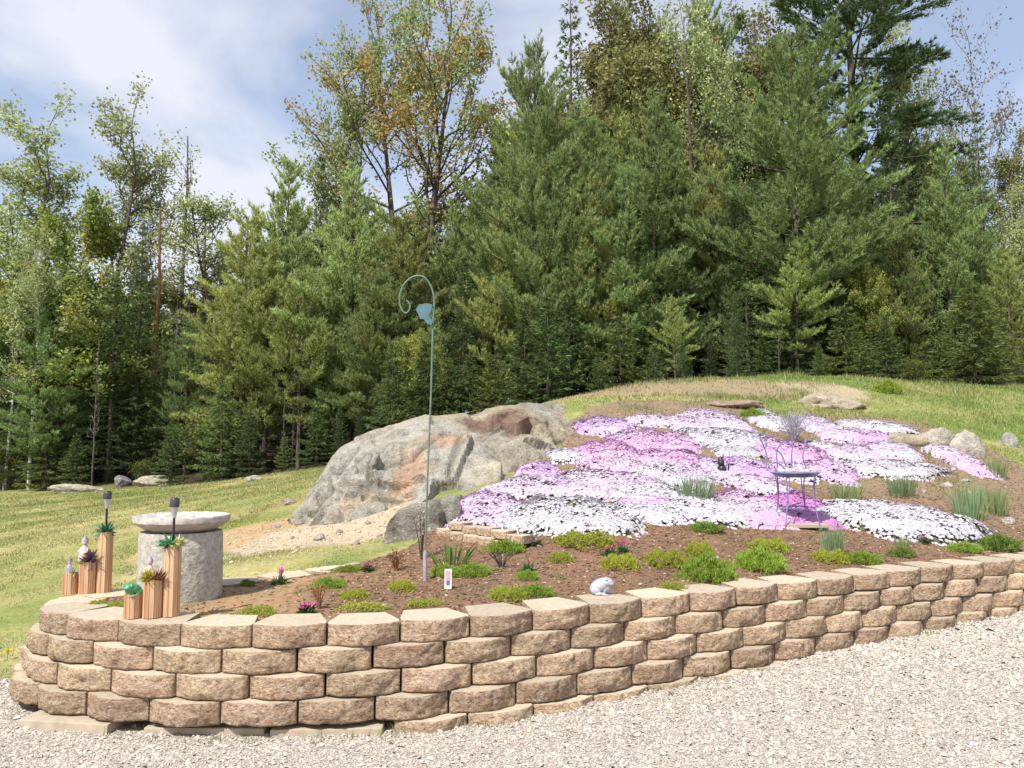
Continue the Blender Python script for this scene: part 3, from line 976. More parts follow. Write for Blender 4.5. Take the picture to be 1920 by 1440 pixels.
for j in range(nv + nb_ + 1):
    if j <= nv:
        t = j / nv
        vz = t ** 0.80
        hor = t ** 1.12
        z = foot[:, 2] - 0.12 + (crest[:, 2] - foot[:, 2] + 0.12) * vz
        q = np.stack([foot[:, 0] * (1 - hor) + crest[:, 0] * hor, foot[:, 1] * (1 - hor) + crest[:, 1] * hor, z], 1)
    else:
        t = (j - nv) / nb_
        bx = crest[:, 0] + 0.12 * t
        by = crest[:, 1] + (2.6 - uu * 1.2) * t
        gz = ground_z(bx, by)
        z = crest[:, 2] * (1 - t * t) + (gz - 0.08) * t * t
        z = np.minimum(z, crest[:, 2] - 0.02 * t)
        q = np.stack([bx, by, z], 1)
    rows.append(q)
RK = np.array(rows)
pk = RK.reshape(-1, 3)
grid = RK
du = np.gradient(grid, axis=1); dv = np.gradient(grid, axis=0)
nrm = norm(np.cross(du, dv)).reshape(-1, 3)
vv = np.repeat(np.arange(nv + nb_ + 1), nu).reshape(-1)
# fracture: every cell of the face is broken off along a plane of its own
def facets(p, n, seed, tilt, off, stretch):
    rr = np.random.default_rng(seed)
    cc_ = p[rr.integers(0, len(p), n)] + rr.normal(0, .05, (n, 3))
    st = np.array(stretch)
    A = np.array(((.80, .25, .55), (-.30, .95, 0), (-.52, -.18, .83)))       # joints dip to the left
    d_ = np.linalg.norm(((p[:, None] - cc_[None]) @ A.T) / st, axis=-1)
    k = np.argsort(d_, 1)[:, :2]
    i0 = k[:, 0]
    edge = np.take_along_axis(d_, k[:, 1:2], 1)[:, 0] - np.take_along_axis(d_, k[:, 0:1], 1)[:, 0]
    g = rr.normal(0, tilt, (n, 3)); o_ = rr.normal(0, off, n)
    i1 = k[:, 1]
    v0 = o_[i0] + ((p - cc_[i0]) * g[i0]).sum(1); v1 = o_[i1] + ((p - cc_[i1]) * g[i1]).sum(1)
    s_ = np.clip(edge / .034, 0, 1)
    s_ = s_ * s_ * (3 - 2 * s_)
    return v0 * (.5 + .5 * s_) + v1 * (.5 - .5 * s_), edge, i0
pw = pk + np.stack([fbm(pk[:, [1, 2, 0]] * 2.0, 71, 2), fbm(pk * 2.0, 72, 2), fbm(pk * 2.0, 73, 2)], 1) * .04
D1, E1, I1 = facets(pw, 26, 3, .12, .022, (.8, .8, .9))
D2, E2, I2 = facets(pw, 130, 4, .24, .010, (.8, .8, .8))
ROT = np.array(Matrix.Rotation(.7, 3, 'X') @ Matrix.Rotation(.9, 3, 'Y') @ Matrix.Rotation(.5, 3, 'Z'))
pr = pk @ ROT.T
disp = D1 + D2 + fbm(pr * 7.0, 9, 5, 0.66) * 0.034
crack = np.clip(1 - E1 / .05, 0, 1) * (fbm(pk * .9, 15, 2) > -.05)
disp = disp - crack * 0.012
# the long joints one sees across the face
cph, sph = math.cos(PITCH), math.sin(PITCH)
dq = pk - CAM
fq_ = cph * dq[:, 1] + sph * dq[:, 2]
sx_, sy_ = 960 + FPX * dq[:, 0] / fq_, 720 - FPX * (-sph * dq[:, 1] + cph * dq[:, 2]) / fq_
sx_ = sx_ + fbm(pk * 3, 88, 2) * 8; sy_ = sy_ + fbm(pk * 3, 89, 2) * 6
long_c = np.zeros(len(pk))
for line, w_ in (([(878, 815), (858, 850), (838, 900), (828, 925)], 5), ([(836, 812), (800, 842), (770, 862), (700, 884)], 4), ([(610, 905), (650, 870), (668, 840)], 4), ([(700, 940), (735, 935), (780, 938)], 4),
                 ([(660, 960), (690, 905), (705, 850)], 3.5), ([(940, 812), (900, 835), (880, 850)], 3.5), ([(590, 960), (615, 920), (625, 880)], 3.5)):
    for (xa, ya), (xb, yb_) in zip(line[:-1], line[1:]):
        ex, ey = xb - xa, yb_ - ya
        tt_ = np.clip(((sx_ - xa) * ex + (sy_ - ya) * ey) / (ex * ex + ey * ey), 0, 1)
        dd2 = np.hypot(sx_ - xa - tt_ * ex, sy_ - ya - tt_ * ey)
        long_c = np.maximum(long_c, np.clip(1 - dd2 / (w_ * 1.5), 0, 1))
long_c = long_c * (vv <= nv)
disp = disp - long_c * 0.035
amp = np.clip(vv / 8, 0.15, 1) * np.where(vv > nv, np.clip(1 - (vv - nv) / nb_ * 1.2, 0, 1), 1)
amp = amp * np.interp(vv, [0, nv - 32, nv - 4, nv + 3, nv + nb_], [1, 1, .22, .22, .6]) * np.interp(np.tile(uu, nv + nb_ + 1), [0, .82, 1], [1, 1, .2])
pk2 = pk + nrm * (disp * amp)[:, None]
jn = np.maximum(crack * .25, long_c)
g1 = np.array((0.42, 0.395, 0.345)); tan_ = np.array((0.47, 0.385, 0.275)); org = np.array((0.49, 0.325, 0.215)); brn = np.array((0.225, 0.145, 0.11)); pale = np.array((0.40, 0.36, 0.30)); ol = np.array((0.31, 0.275, 0.175))
a = np.clip(fbm(pk * 1.3, 12, 4) * 1.8 + 0.35, 0, 1)[:, None]
rc = g1 * (1 - a) + ol * a * 0.45 + tan_ * a * 0.55
def patch(cx, cy, cz, rad, col, k, seed):
    global rc
    d = np.linalg.norm((pk - np.array((cx, cy, cz))) / np.array(rad), axis=1) + fbm(pk * np.array((5.0, 5.0, 1.6)), seed, 5, .6) * 1.0
    t = np.clip((1.05 - d) * 2.0, 0, 1)[:, None] * k
    rc = rc * (1 - t) + np.asarray(col) * t
patch(*P(600, 900, 7.5), (0.55, .8, .5), g1 * 1.02, 0.9, 1)
patch(*P(775, 890, 7.4), (0.22, .6, .32), org, 0.85, 2)
patch(*P(850, 830, 7.9), (0.30, .6, .16), org * 1.05, 0.8, 3)
patch(*P(930, 792, 8.4), (0.42, .7, .13), brn, 0.95, 4)
patch(*P(700, 935, 7.0), (0.55, .5, .10), tan_ * 1.1, 0.8, 5)
patch(*P(960, 850, 7.9), (0.40, .6, .20), np.array((0.41, 0.375, 0.31)), 0.7, 6)
streak = np.clip(fbm(np.stack([pr[:, 0] * 7 + pk[:, 0] * 4, pr[:, 1] * 5, pk[:, 2] * 1.2], 1), 33, 4, .6) * 2.4, 0, 1)[:, None] * 0.6
rc = rc * (1 - streak) + rc * np.array((0.62, 0.60, 0.56)) * streak
rc = rc * (1 + .22 * (_hash(I2, I2 * 0, I2 * 0, 5) - .5))[:, None] * (1 - 0.35 * jn[:, None])
ii = np.arange(len(pk)).reshape(nv + nb_ + 1, nu)
fq = np.stack([ii[:-1, :-1], ii[:-1, 1:], ii[1:, 1:], ii[1:, :-1]], -1).reshape(-1, 4)
me = np_mesh('rock_outcrop', pk2, fq, M['rock'], rc, True)
me.set_sharp_from_angle(angle=R(18))
o = link('rock_outcrop', me)
tag(o, 'cracked grey and orange granite outcrop rising beside the pink flowers', 'rock')

def boulder(name, c, r, label, col, seed, rz=0.0, facets=15, group=None, squash=None):
    rr = np.random.default_rng(seed)
    bm = bmesh.new()
    bmesh.ops.create_icosphere(bm, subdivisions=4, radius=1.0)
    v = np.array([q.co[:] for q in bm.verts])
    pl = norm(rr.normal(size=(facets, 3))); dd_ = rr.uniform(0.62, 0.9, facets)
    for n_, d_ in zip(pl, dd_):
        h = v @ n_
        v = v - np.where(h > d_, (h - d_) * 0.92, 0)[:, None] * n_
    v = v * (1 + fbm(v * 2.2, seed, 5, 0.66) * 0.22)[:, None]
    v = v * np.array(r)
    for q, w in zip(bm.verts, v):
        q.co = w
    me = bpy.data.meshes.new(name)
    bm.to_mesh(me); bm.free()
    cols = np.asarray(col) * (1 + 0.25 * fbm(v * 5, seed + 3, 3))[:, None]
    a = me.color_attributes.new('Col', 'FLOAT_COLOR', 'POINT')
    buf = np.ones((len(v), 4), np.float32); buf[:, :3] = cols
    a.data.foreach_set('color', buf.ravel())
    me.polygons.foreach_set('use_smooth', np.ones(len(me.polygons), bool))
    me.set_sharp_from_angle(angle=R(28))
    me.materials.append(M['rock'])
    o = link(name, me, None, tuple(map(float, c)))
    o.rotation_euler = (0, 0, rz)
    return tag(o, label, 'rock', group)

# slab-like boulder by the hook: a leaning wedge with its own outline
def wedge_boulder():
    out = [(700, 1090), (712, 1035), (717, 1000), (730, 971), (752, 955), (790, 945), (812, 942), (824, 962), (828, 1000), (830, 1090)]
    Yf = 5.75
    V = []
    for k, (a_, b_) in enumerate(out):
        p = P(a_, b_, Yf + 0.0); V.append(p)
    back = [p + np.array((0.16, 0.62, 0.03)) for p in V]
    V2 = np.array(V + back)
    V2[-len(out):, 2] = np.minimum(V2[-len(out):, 2], V2[:len(out), 2] + 0.02)
    n = len(out)
    F = [tuple(range(n))[::-1], tuple(range(n, 2 * n))] + [(i, i + 1, n + i + 1, n + i) for i in range(n - 1)]
    bm = bmesh.new()
    vs_ = [bm.verts.new(q) for q in V2]
    for f in F:
        bm.faces.new([vs_[i] for i in f])
    bmesh.ops.recalc_face_normals(bm, faces=bm.faces)
    bmesh.ops.triangulate(bm, faces=bm.faces)
    bmesh.ops.subdivide_edges(bm, edges=bm.edges, cuts=7, use_grid_fill=True)
    bmesh.ops.smooth_vert(bm, verts=bm.verts, factor=0.5, use_axis_x=True, use_axis_y=True, use_axis_z=True)
    bm.normal_update()
    v = np.array([q.co[:] for q in bm.verts]); nn = np.array([q.normal[:] for q in bm.verts])
    v = v + nn * (fbm(v * 9, 3, 5, 0.66) * 0.035)[:, None]
    for q, w in zip(bm.verts, v):
        q.co = w
    me = bpy.data.meshes.new('boulder'); bm.to_mesh(me); bm.free()
    a = me.color_attributes.new('Col', 'FLOAT_COLOR', 'POINT')
    st_ = fbm(np.stack([v[:, 0] * 14, v[:, 1] * 8, v[:, 2] * 2], 1), 8, 3)
    buf = np.ones((len(v), 4), np.float32); buf[:, :3] = np.array((0.31, 0.285, 0.25)) * (1 + 0.5 * st_)[:, None]
    a.data.foreach_set('color', buf.ravel())
    me.polygons.foreach_set('use_smooth', np.ones(len(me.polygons), bool))
    me.set_sharp_from_angle(angle=R(40))
    me.materials.append(M['rock'])
    return tag(link('boulder', me), 'dark grey leaning boulder with flat face behind the green hook pole', 'rock')
wedge_boulder()

def rock_at(x0, y0, x1, y1, label, col, seed, sink=0.3, Y=None, group=None, deep=0.8):
    b_ = onto((x0 + x1) / 2, y1) if Y is None else P((x0 + x1) / 2, y1, Y)
    k = b_[1] / FPX
    w = (x1 - x0) * k / 2; h = (y1 - y0) * k
    return boulder('boulder', (b_[0], b_[1] + w * deep * .6, b_[2] + h * 0.5 - h * sink), (w * 1.12, w * deep, h * (0.5 + sink) * 1.2), label, col, seed, group=group)
rock_at(812, 930, 868, 985, 'rounded pale grey stone between the hook pole and the lilac phlox', (0.33, 0.31, 0.27), 3, 0.25)
rock_at(1735, 806, 1805, 840, 'pale rounded boulder above the pink phlox at the right of the bed', (0.50, 0.445, 0.38), 4, .4)
rock_at(1790, 818, 1850, 858, 'low pale boulder sloping right behind the small pink phlox mat', (0.49, 0.44, 0.38), 5, .4)
rock_at(1655, 812, 1745, 835, 'long flat tan rock ledge between white phlox and pale boulder', (0.46, 0.385, 0.29), 6, 0.3, deep=.5)
rock_at(1878, 815, 1912, 838, 'small white stone lying in the grass at the far right', (0.46, 0.44, 0.40), 7)
rock_at(1500, 738, 1625, 766, 'broad sandy pale rock breaking through the turf at the top of the knoll', (0.45, 0.38, 0.29), 8, 0.2, deep=.6)
rock_at(1330, 748, 1430, 766, 'low reddish grey rock below the crest of the knoll', (0.36, 0.26, 0.20), 9, 0.1, deep=.5)
rock_at(250, 893, 322, 912, 'flat pale rock at the far lawn edge under the spruces', (0.46, 0.41, 0.34), 10, 0.2, deep=.6)
rock_at(208, 894, 242, 914, 'grey boulder in the shade at the far lawn edge', (0.26, 0.25, 0.25), 11, 0.15)
rock_at(85, 910, 190, 925, 'long low pale rock ledge at the far left lawn edge', (0.44, 0.40, 0.32), 12, 0.05, deep=.3)
rock_at(460, 893, 490, 903, 'small pale stone at the lawn edge below the yellow green shrub', (0.48, 0.44, 0.38), 13, 0.2)
rr_ = random.Random(12)
ORD = ['first', 'second', 'third', 'fourth', 'fifth', 'sixth', 'seventh', 'eighth', 'ninth', 'tenth', 'eleventh']
for k, (x, y, w) in enumerate(sorted([(598, 1015, 22), (636, 1002, 13), (560, 985, 16), (540, 948, 24), (612, 985, 12), (668, 1022, 12), (575, 952, 18), (690, 985, 12), (520, 990, 12), (655, 978, 10), (548, 1012, 9)])):
    rock_at(x - w / 2, y - w * .55, x + w / 2, y, f'loose broken stone on the sand below the outcrop, {ORD[k]} from the left', (0.42, 0.35, 0.30), 30 + k, 0.2, group='scree stones below the outcrop')
for k, (x, y, w) in enumerate(sorted([(1778, 915, 22), (1812, 905, 14), (1895, 985, 26), (1790, 882, 12), (1735, 925, 12), (1328, 1062, 12), (1345, 1050, 10), (1010, 1030, 10)])):
    rock_at(x - w / 2, y - w * .5, x + w / 2, y, f'small pale stone lying loose on the garden soil, {ORD[k]} from the left', (0.50, 0.45, 0.40), 50 + k, 0.2, group='loose stones on the garden soil')
# ---------------------------------------------------------------- trees: one build per kind, copied tree by tree
def fan(pos, dirs, n, length, width, spread, r, col, lj=0.35):
    """n narrow triangles round every direction"""
    k = len(pos)
    D = norm(np.repeat(dirs, n, 0) + r.normal(0, spread, (k * n, 3)))
    p = np.repeat(pos, n, 0)
    Lg = (length * (1 + r.uniform(-lj, lj, k * n)))[:, None]
    side = norm(np.cross(D, r.normal(size=(k * n, 3)))) * width
    V = np.stack([p - side, p + side, p + D * Lg], 1).reshape(-1, 3)
    F = np.arange(k * n * 3).reshape(-1, 3)
    C = np.repeat(np.repeat(col, n, 0), 3, 0)
    return V, F, C

def leaf_quads(pos, size, r, col, up=0.4):
    k = len(pos)
    nrm_ = norm(r.normal(size=(k, 3)) + np.array((0, 0, up)))
    a = norm(np.cross(nrm_, r.normal(size=(k, 3))))
    b = np.cross(nrm_, a)
    s = (size * r.uniform(.6, 1.35, k))[:, None]
    V = np.stack([pos - a * s, pos - b * s * .62, pos + a * s, pos + b * s * .62], 1).reshape(-1, 3)
    return V, np.arange(k * 4).reshape(-1, 4), np.repeat(col, 4, 0)

def pine(seed, H, Rm, base, green, n_blade=9, dens=1.0, flatten=0.0, ragged=0.28, top_pow=0.72, nlen=0.14, dead=True, up=0.6, gap=None, wid=0.0125):
    """white pine: tiers of limbs that sweep up, each a plume of side twigs ending in needle brushes"""
    r = np.random.default_rng(seed)
    wood = MB()
    zz = np.linspace(0, H, 12)
    bend = np.stack([np.cumsum(r.normal(0, .012 * H / 8, 12)), np.cumsum(r.normal(0, .012 * H / 8, 12)), zz], 1)
    rad = 0.0125 * H * (1 - zz / H) ** 0.85 + 0.008
    wood.tube(bend, rad, 8)
    axis_at = lambda z: np.array((np.interp(z, zz, bend[:, 0]), np.interp(z, zz, bend[:, 1]), z))
    TP, TD, TC = [], [], []
    z = base * H
    g = np.asarray(green)
    UP = np.array((0, 0, 1.0))
    gap = gap or (0.40 if H < 9 else 0.50)
    while z < H * 0.985:
        t = (z - base * H) / (H - base * H)
        prof = (1 - t) ** top_pow * min(1.0, 0.5 + t * 2.4)
        tier = r.uniform(.85, 1.12)
        nb = 6 if t < .8 else 4
        a0 = r.uniform(0, 6.28)
        for k in range(nb):
            Lb = Rm * prof * tier * r.uniform(1 - ragged * 1.5, 1 + ragged) + 0.12
            if r.random() < 0.07: Lb *= 0.35
            az = a0 + k * 6.283 / nb + r.normal(0, .22)
            el = R(4 + 44 * t ** 1.3 - 12 * flatten) + r.normal(0, .10)
            h = np.array((math.cos(az), math.sin(az), 0)); lat = np.array((-h[1], h[0], 0))
            s = np.linspace(0, 1, 6)
            o0 = axis_at(z + r.normal(0, .05))
            curve = (0.22 - .16 * flatten)
            pts = o0 + h * (Lb * s)[:, None] * math.cos(el) + UP * (Lb * (s * math.sin(el) + curve * s ** 2.2))[:, None]
            wood.tube(pts, np.linspace(0.009 + Lb * .008, 0.003, 6), 4, False)
            tone = (1 + r.normal(0, .10))
            m = int(Lb * 8.5 * dens) + 4
            q = np.sort(r.uniform(0.16, 1.0, m)); q[-1] = 1.0
            sd = np.where(np.arange(m) % 2 == 0, 1, -1) * r.uniform(.4, 1, m)
            l2 = np.clip((0.50 * (1.02 - q) + .07) * Lb * r.uniform(.6, 1.15, m), .08, .75)
            src = np.stack([np.interp(q, s, pts[:, i]) for i in range(3)], 1)
            tan_ = norm(pts[-1] - pts[2])
            td = norm(tan_ * .75 + lat * (sd * .85)[:, None] + UP * (.22 - .15 * flatten) + r.normal(0, .07, (m, 3)))
            nt = np.maximum(2, (l2 / .065 * dens ** .5).astype(int) + 1)
            rep = np.repeat(np.arange(m), nt)
            f = np.concatenate([np.linspace(.30, 1.0, n_) for n_ in nt]) + r.normal(0, .04, len(rep))
            p = src[rep] + td[rep] * (l2[rep] * f)[:, None] + UP * ((f ** 2) * l2[rep] * .12)[:, None] + r.normal(0, .016, (len(rep), 3))
            dr = norm(td[rep] * .75 + UP * up + r.normal(0, .15, (len(rep), 3)))
            TP.append(p); TD.append(dr); TC.append(g * (tone * (1 + r.normal(0, .10, len(rep))))[:, None])
        z += r.uniform(.8, 1.2) * gap * (1 - .35 * t)
    TP.append(axis_at(H * .99)[None]); TD.append(np.array([(0, 0, 1.0)])); TC.append(g[None])
    if dead:
        for k in range(18):
            z0 = r.uniform(0.03, base + .06) * H; az = r.uniform(0, 6.28); Lb = Rm * r.uniform(.25, .7)
            h = np.array((math.cos(az), math.sin(az), r.uniform(-.25, .15)))
            wood.tube([axis_at(z0), axis_at(z0) + h * Lb * .5 + r.normal(0, .04, 3), axis_at(z0) + h * Lb], [0.008, .005, 0.002], 3, False)
    TP, TD, TC = map(np.concatenate, (TP, TD, TC))
    V, F, C = fan(TP, TD, n_blade, nlen, wid, 0.42, r, TC)
    return wood, (V, F, C), M['needle']

def spruce(seed, H, Rm, base, green, dens=1.0, n_blade=4, droop=1.0):
    r = np.random.default_rng(seed)
    wood = MB()
    wood.tube([(0, 0, 0), (0, 0, H * .5), (0, 0, H)], [0.011 * H + .008, 0.007 * H, 0.004], 7)
    TP, TD, TC = [], [], []
    g = np.asarray(green)
    z = base * H
    while z < H * .99:
        t = (z - base * H) / (H - base * H)
        nb = 6
        a0 = r.uniform(0, 6.28)
        for k in range(nb):
            Lb = Rm * ((1 - t) ** .95 * min(1, .7 + t * 2)) * r.uniform(.65, 1.18) + .05
            az = a0 + k * 6.283 / nb + r.normal(0, .2)
            el = R(-16 * droop + 52 * t) + r.normal(0, .09)
            h = np.array((math.cos(az), math.sin(az), 0)); lat = np.array((-h[1], h[0], 0))
            s = np.linspace(0, 1, 4)
            pts = np.array((0, 0, z)) + h * (Lb * s)[:, None] * math.cos(el) + np.array((0, 0, 1)) * (Lb * (s * math.sin(el) + .14 * s ** 3))[:, None]
            wood.tube(pts, np.linspace(.006 + Lb * .006, .002, 4), 3, False)
            m = max(5, int(Lb * 26 * dens))
            q = r.uniform(.12, 1, m); q[0] = 1
            sd = np.where(r.random(m) < .5, -1, 1)
            lo = sd * r.uniform(0, 1, m) * (.04 + .36 * Lb * (1.05 - q))
            pz = np.stack([np.interp(q, s, pts[:, i]) for i in range(3)], 1) + lat * lo[:, None] + np.array((0, 0, -1)) * (np.abs(lo) * .22 + r.uniform(0, .03, m))[:, None]
            dr = norm(h * .8 + lat * (sd * .65)[:, None] + np.array((0, 0, -.12)))
            TP.append(pz); TD.append(dr); TC.append(g * (1 + r.normal(0, .16, m))[:, None])
        z += r.uniform(.8, 1.2) * 0.20 / dens ** .3 * (1 if H < 8 else 1.3)
    TP.append(np.array([(0, 0, H)])); TD.append(np.array([(0, 0, 1.0)])); TC.append(g[None])
    TP, TD, TC = map(np.concatenate, (TP, TD, TC))
    V, F, C = fan(TP, TD, n_blade, 0.125, 0.016, 0.34, r, TC)
    return wood, (V, F, C), M['needle']

def broadleaf(seed, H, spreadR, base, cols, n_leaf=9000, leaf=0.06, stems=1, up=0.75, bare=0.0, levels=4, trunk_r=None, cluster=0.095, wood_mat=None):
    """limbs that fork again and again; leaves sit round the twigs"""
    r = np.random.default_rng(seed)
    wood = MB()
    tips = []
    tr = trunk_r or 0.011 * H + .02
    def grow(p, d, L_, rad, lev):
        pts = [p]; q = p; dd_ = d
        for i in range(3):
            dd_ = norm(dd_ + r.normal(0, .13, 3) + np.array((0, 0, .06)))
            q = q + dd_ * L_ / 3
            pts.append(q)
        wood.tube(pts, np.linspace(rad, rad * .62, 4), 6 if lev < 2 else (4 if lev < 4 else 3), False)
        if lev >= 2:
            for w in (pts[1], pts[2], pts[3]):
                tips.append(w)
        if lev >= levels:
            tips.append(q); tips.append((q + p) / 2)
            return
        n = 3 if lev < 3 else r.integers(2, 4)
        for k in range(n):
            sp = spreadR / H * 2.0
            nd = norm(dd_ * 0.9 + r.normal(0, .33 + sp * .35, 3) + np.array((0, 0, up * .28)))
            f = r.uniform(.35, 1.0) if k else 1.0
            src = pts[0] + (q - pts[0]) * f if k else q
            grow(src, nd, L_ * r.uniform(.58, .80), rad * .58, lev + 1)
    for sidx in range(stems):
        off = np.array((r.normal(0, .12), r.normal(0, .12), 0)) if stems > 1 else np.zeros(3)
        lean = norm(np.array((r.normal(0, .07) + (sidx - (stems - 1) / 2) * .16, r.normal(0, .07), 1)))
        zz = np.linspace(0, 1, 7)
        ln = H * .80 * r.uniform(.9, 1.0)
        pts = off + lean * (zz * ln)[:, None] + np.cumsum(r.normal(0, .018 * H / 8, (7, 3)) * np.array((1, 1, 0)), 0)
        rd = tr * (1 - zz * .82)
        wood.tube(pts, rd, 8)
        nbr = int(13 + H * .6)
        for k in range(nbr):
            f = base + (1 - base) * (k + r.uniform(0, 1)) / nbr
            src = np.array([np.interp(f, zz, pts[:, i]) for i in range(3)])
            az = r.uniform(0, 6.283)
            tt = (f - base) / (1 - base)
            el = R(20 + 50 * tt * up) + r.normal(0, .15)
            d = np.array((math.cos(az) * math.cos(el), math.sin(az) * math.cos(el), math.sin(el)))
            Lb = spreadR * (.42 + .3 * math.sin(math.pi * min(1, tt * .9 + .15))) * r.uniform(.7, 1.2)
            grow(src, d, Lb, tr * .26 * (1 - tt * .6) + .006, 2)
        grow(pts[-1], norm(lean + r.normal(0, .1, 3)), H * .12, tr * .2, 2)
    tips = np.array(tips)
    C = None
    n = int(n_leaf)
    sel = r.integers(0, len(tips), n)
    keep = r.random(len(tips))[sel] > bare
    sel = sel[keep]
    pos = tips[sel] + r.normal(0, cluster, (len(sel), 3))
    cols = np.asarray(cols)
    patchy = np.clip(fbm(tips * (3.2 / max(spreadR, .5)), seed, 3) * 1.5 + .5, 0, 1)
    pick = patchy[sel] + r.normal(0, .2, len(sel))
    ci = np.clip((pick * len(cols)).astype(int), 0, len(cols) - 1)
    V, F, C = leaf_quads(pos, leaf, r, cols[ci] * (1 + r.normal(0, .1, len(sel)))[:, None])
    return wood, (V, F, C), M['leaf']

def snag(seed, H, tw=60, rad=.06, tl=.5, mat='bark_pale'):
    r = np.random.default_rng(seed)
    wood = MB()
    zz = np.linspace(0, H, 8)
    pts = np.stack([np.cumsum(r.normal(0, .02, 8)), np.cumsum(r.normal(0, .02, 8)), zz], 1)
    wood.tube(pts, np.linspace(rad, rad * .2, 8), 7)
    tg = MB()
    for k in range(tw):
        z = H * r.uniform(.25, .99); az = r.uniform(0, 6.28)
        p = np.array((np.interp(z, zz, pts[:, 0]), np.interp(z, zz, pts[:, 1]), z))
        L_ = tl * r.uniform(.3, 1.2) * (1.15 - z / H)
        d = norm(np.array((math.cos(az), math.sin(az), r.uniform(.2, 1.6))))
        q = p + d * L_
        tg.tube([p, (p + q) / 2 + r.normal(0, .03, 3), q], [.010, .007, .003], 3, False)
        for j in range(3):
            s = p + (q - p) * r.uniform(.3, .95)
            tg.tube([s, s + norm(d + r.normal(0, .5, 3)) * L_ * .5], [.006, .003], 3, False)
    return wood, tg, mat

PROTO = {}
def proto(key, res, bark='bark'):
    wood, leafy, lm = res
    wm = wood.mesh('trunk', M[bark], True)
    if isinstance(leafy, MB):
        cm = leafy.mesh('twigs', M[lm], True)
    else:
        V, F, C = leafy
        cm = np_mesh('crown', V, F, lm, np.clip(C, 0, 1))
    PROTO[key] = (wm, cm)

G_PINE = (0.295, 0.390, 0.150); G_PINE_Y = (0.345, 0.395, 0.140); G_PINE_B = (0.275, 0.375, 0.145)
G_SPR = (0.095, 0.150, 0.055); G_SPR2 = (0.130, 0.200, 0.070); G_FIR = (0.13, 0.195, 0.064)
proto('pine_a', pine(1, 7.5, 2.0, .12, G_PINE))
proto('pine_b', pine(2, 7.5, 2.0, .15, G_PINE_Y, ragged=.40, top_pow=.52))
proto('pine_c', pine(3, 8.0, 2.1, .16, G_PINE_B, ragged=.36, top_pow=.62))
proto('pine_big', pine(4, 11.0, 3.1, .18, G_PINE, nlen=.155, dens=.95, ragged=.36, top_pow=.6))
proto('pine_tall', pine(5, 13.0, 2.5, .30, (0.12, 0.19, 0.075), dens=1.15, flatten=1.3, ragged=.5, nlen=.12, top_pow=.45, up=.35, gap=.75, n_blade=10))
proto('pine_dim', pine(6, 6.0, 1.9, .24, (0.33, 0.40, 0.135), ragged=.42, gap=.48))
proto('spruce_a', spruce(11, 7.0, 1.35, .05, G_SPR))
proto('spruce_b', spruce(12, 8.5, 1.5, .10, G_SPR2))
proto('fir', spruce(13, 3.0, .80, .04, G_FIR, dens=1.3))
proto('fir_b', spruce(14, 2.2, .75, .05, (0.16, 0.205, 0.06), dens=1.4))
Y_LEAF = [(0.24, 0.33, 0.085), (0.30, 0.37, 0.09), (0.36, 0.37, 0.10)]
O_LEAF = [(0.27, 0.36, 0.12), (0.34, 0.37, 0.12), (0.45, 0.36, 0.12), (0.46, 0.31, 0.11)]
S_LEAF = [(0.36, 0.42, 0.18), (0.44, 0.49, 0.23), (0.34, 0.38, 0.16)]
proto('maple', broadleaf(21, 12.5, 2.3, .42, O_LEAF, 30000, .040, stems=2, up=.85, trunk_r=.14))
proto('aspen', broadleaf(22, 9.0, 1.5, .35, S_LEAF, 11500, .036, up=.9, trunk_r=.10))
proto('aspen_b', broadleaf(23, 9.5, 1.35, .45, [(0.28, 0.31, 0.11), (0.36, 0.35, 0.12), (0.27, 0.25, 0.11)], 13000, .038, up=.95, trunk_r=.09))
proto('yellow_tree', broadleaf(24, 6.5, 1.6, .30, Y_LEAF, 22000, .046, up=.55, trunk_r=.07))
proto('birch', broadleaf(25, 7.5, 1.1, .45, S_LEAF, 7000, .04, up=.9, trunk_r=.055), 'bark_birch')
proto('airy_tree', broadleaf(26, 9.0, 1.0, .70, S_LEAF, 5500, .036, up=.7, trunk_r=.07))
proto('shrub', broadleaf(27, 1.5, .75, .12, [(0.10, 0.15, 0.03), (0.17, 0.20, 0.04)], 2600, .035, stems=3, up=.5, trunk_r=.02, cluster=.08))
proto('twiggy', broadleaf(28, 8.5, 1.5, .40, [(0.22, 0.19, 0.15), (0.16, 0.14, 0.11)], 2600, .035, up=1.0, trunk_r=.07), 'bark_pale')
proto('bare_snag', snag(31, 6.0))
proto('rust_snag', snag(32, 6.0, 14, .085, .35, 'bark_rust'), 'bark_rust')
PH = {'pine_a': 7.5, 'pine_b': 7.5, 'pine_c': 8.0, 'pine_big': 11.0, 'pine_tall': 13.0, 'pine_dim': 6.0, 'spruce_a': 7.0, 'spruce_b': 8.5, 'fir': 3.0, 'fir_b': 2.2,
      'maple': 12.0, 'aspen': 9.2, 'aspen_b': 9.8, 'yellow_tree': 6.6, 'birch': 7.6, 'airy_tree': 9.2, 'shrub': 1.5, 'twiggy': 8.6, 'bare_snag': 6.0, 'rust_snag': 6.0}
trnd = random.Random(9)

def tree(name, kind, px, top, Y, label, group=None, wide=1.0, rz=None, cat='tree', zoff=-0.05):
    x = P(px, 845, Y)[0]
    z = float(fast_h(np.array([x]), np.array([Y]))[0]) + zoff
    zt = P(px, top, Y)[2]
    s = max(0.15, (zt - z) / PH[kind])
    t = thing(name, label, cat, (x, Y, z), trnd.uniform(0, 6.28) if rz is None else rz, group)
    t.scale = (s * wide, s * wide, s)
    wm, cm = PROTO[kind]
    link('trunk', wm, t)
    c = link(cm.name.split('.')[0], cm, t)
    c['kind'] = 'stuff'
    return t

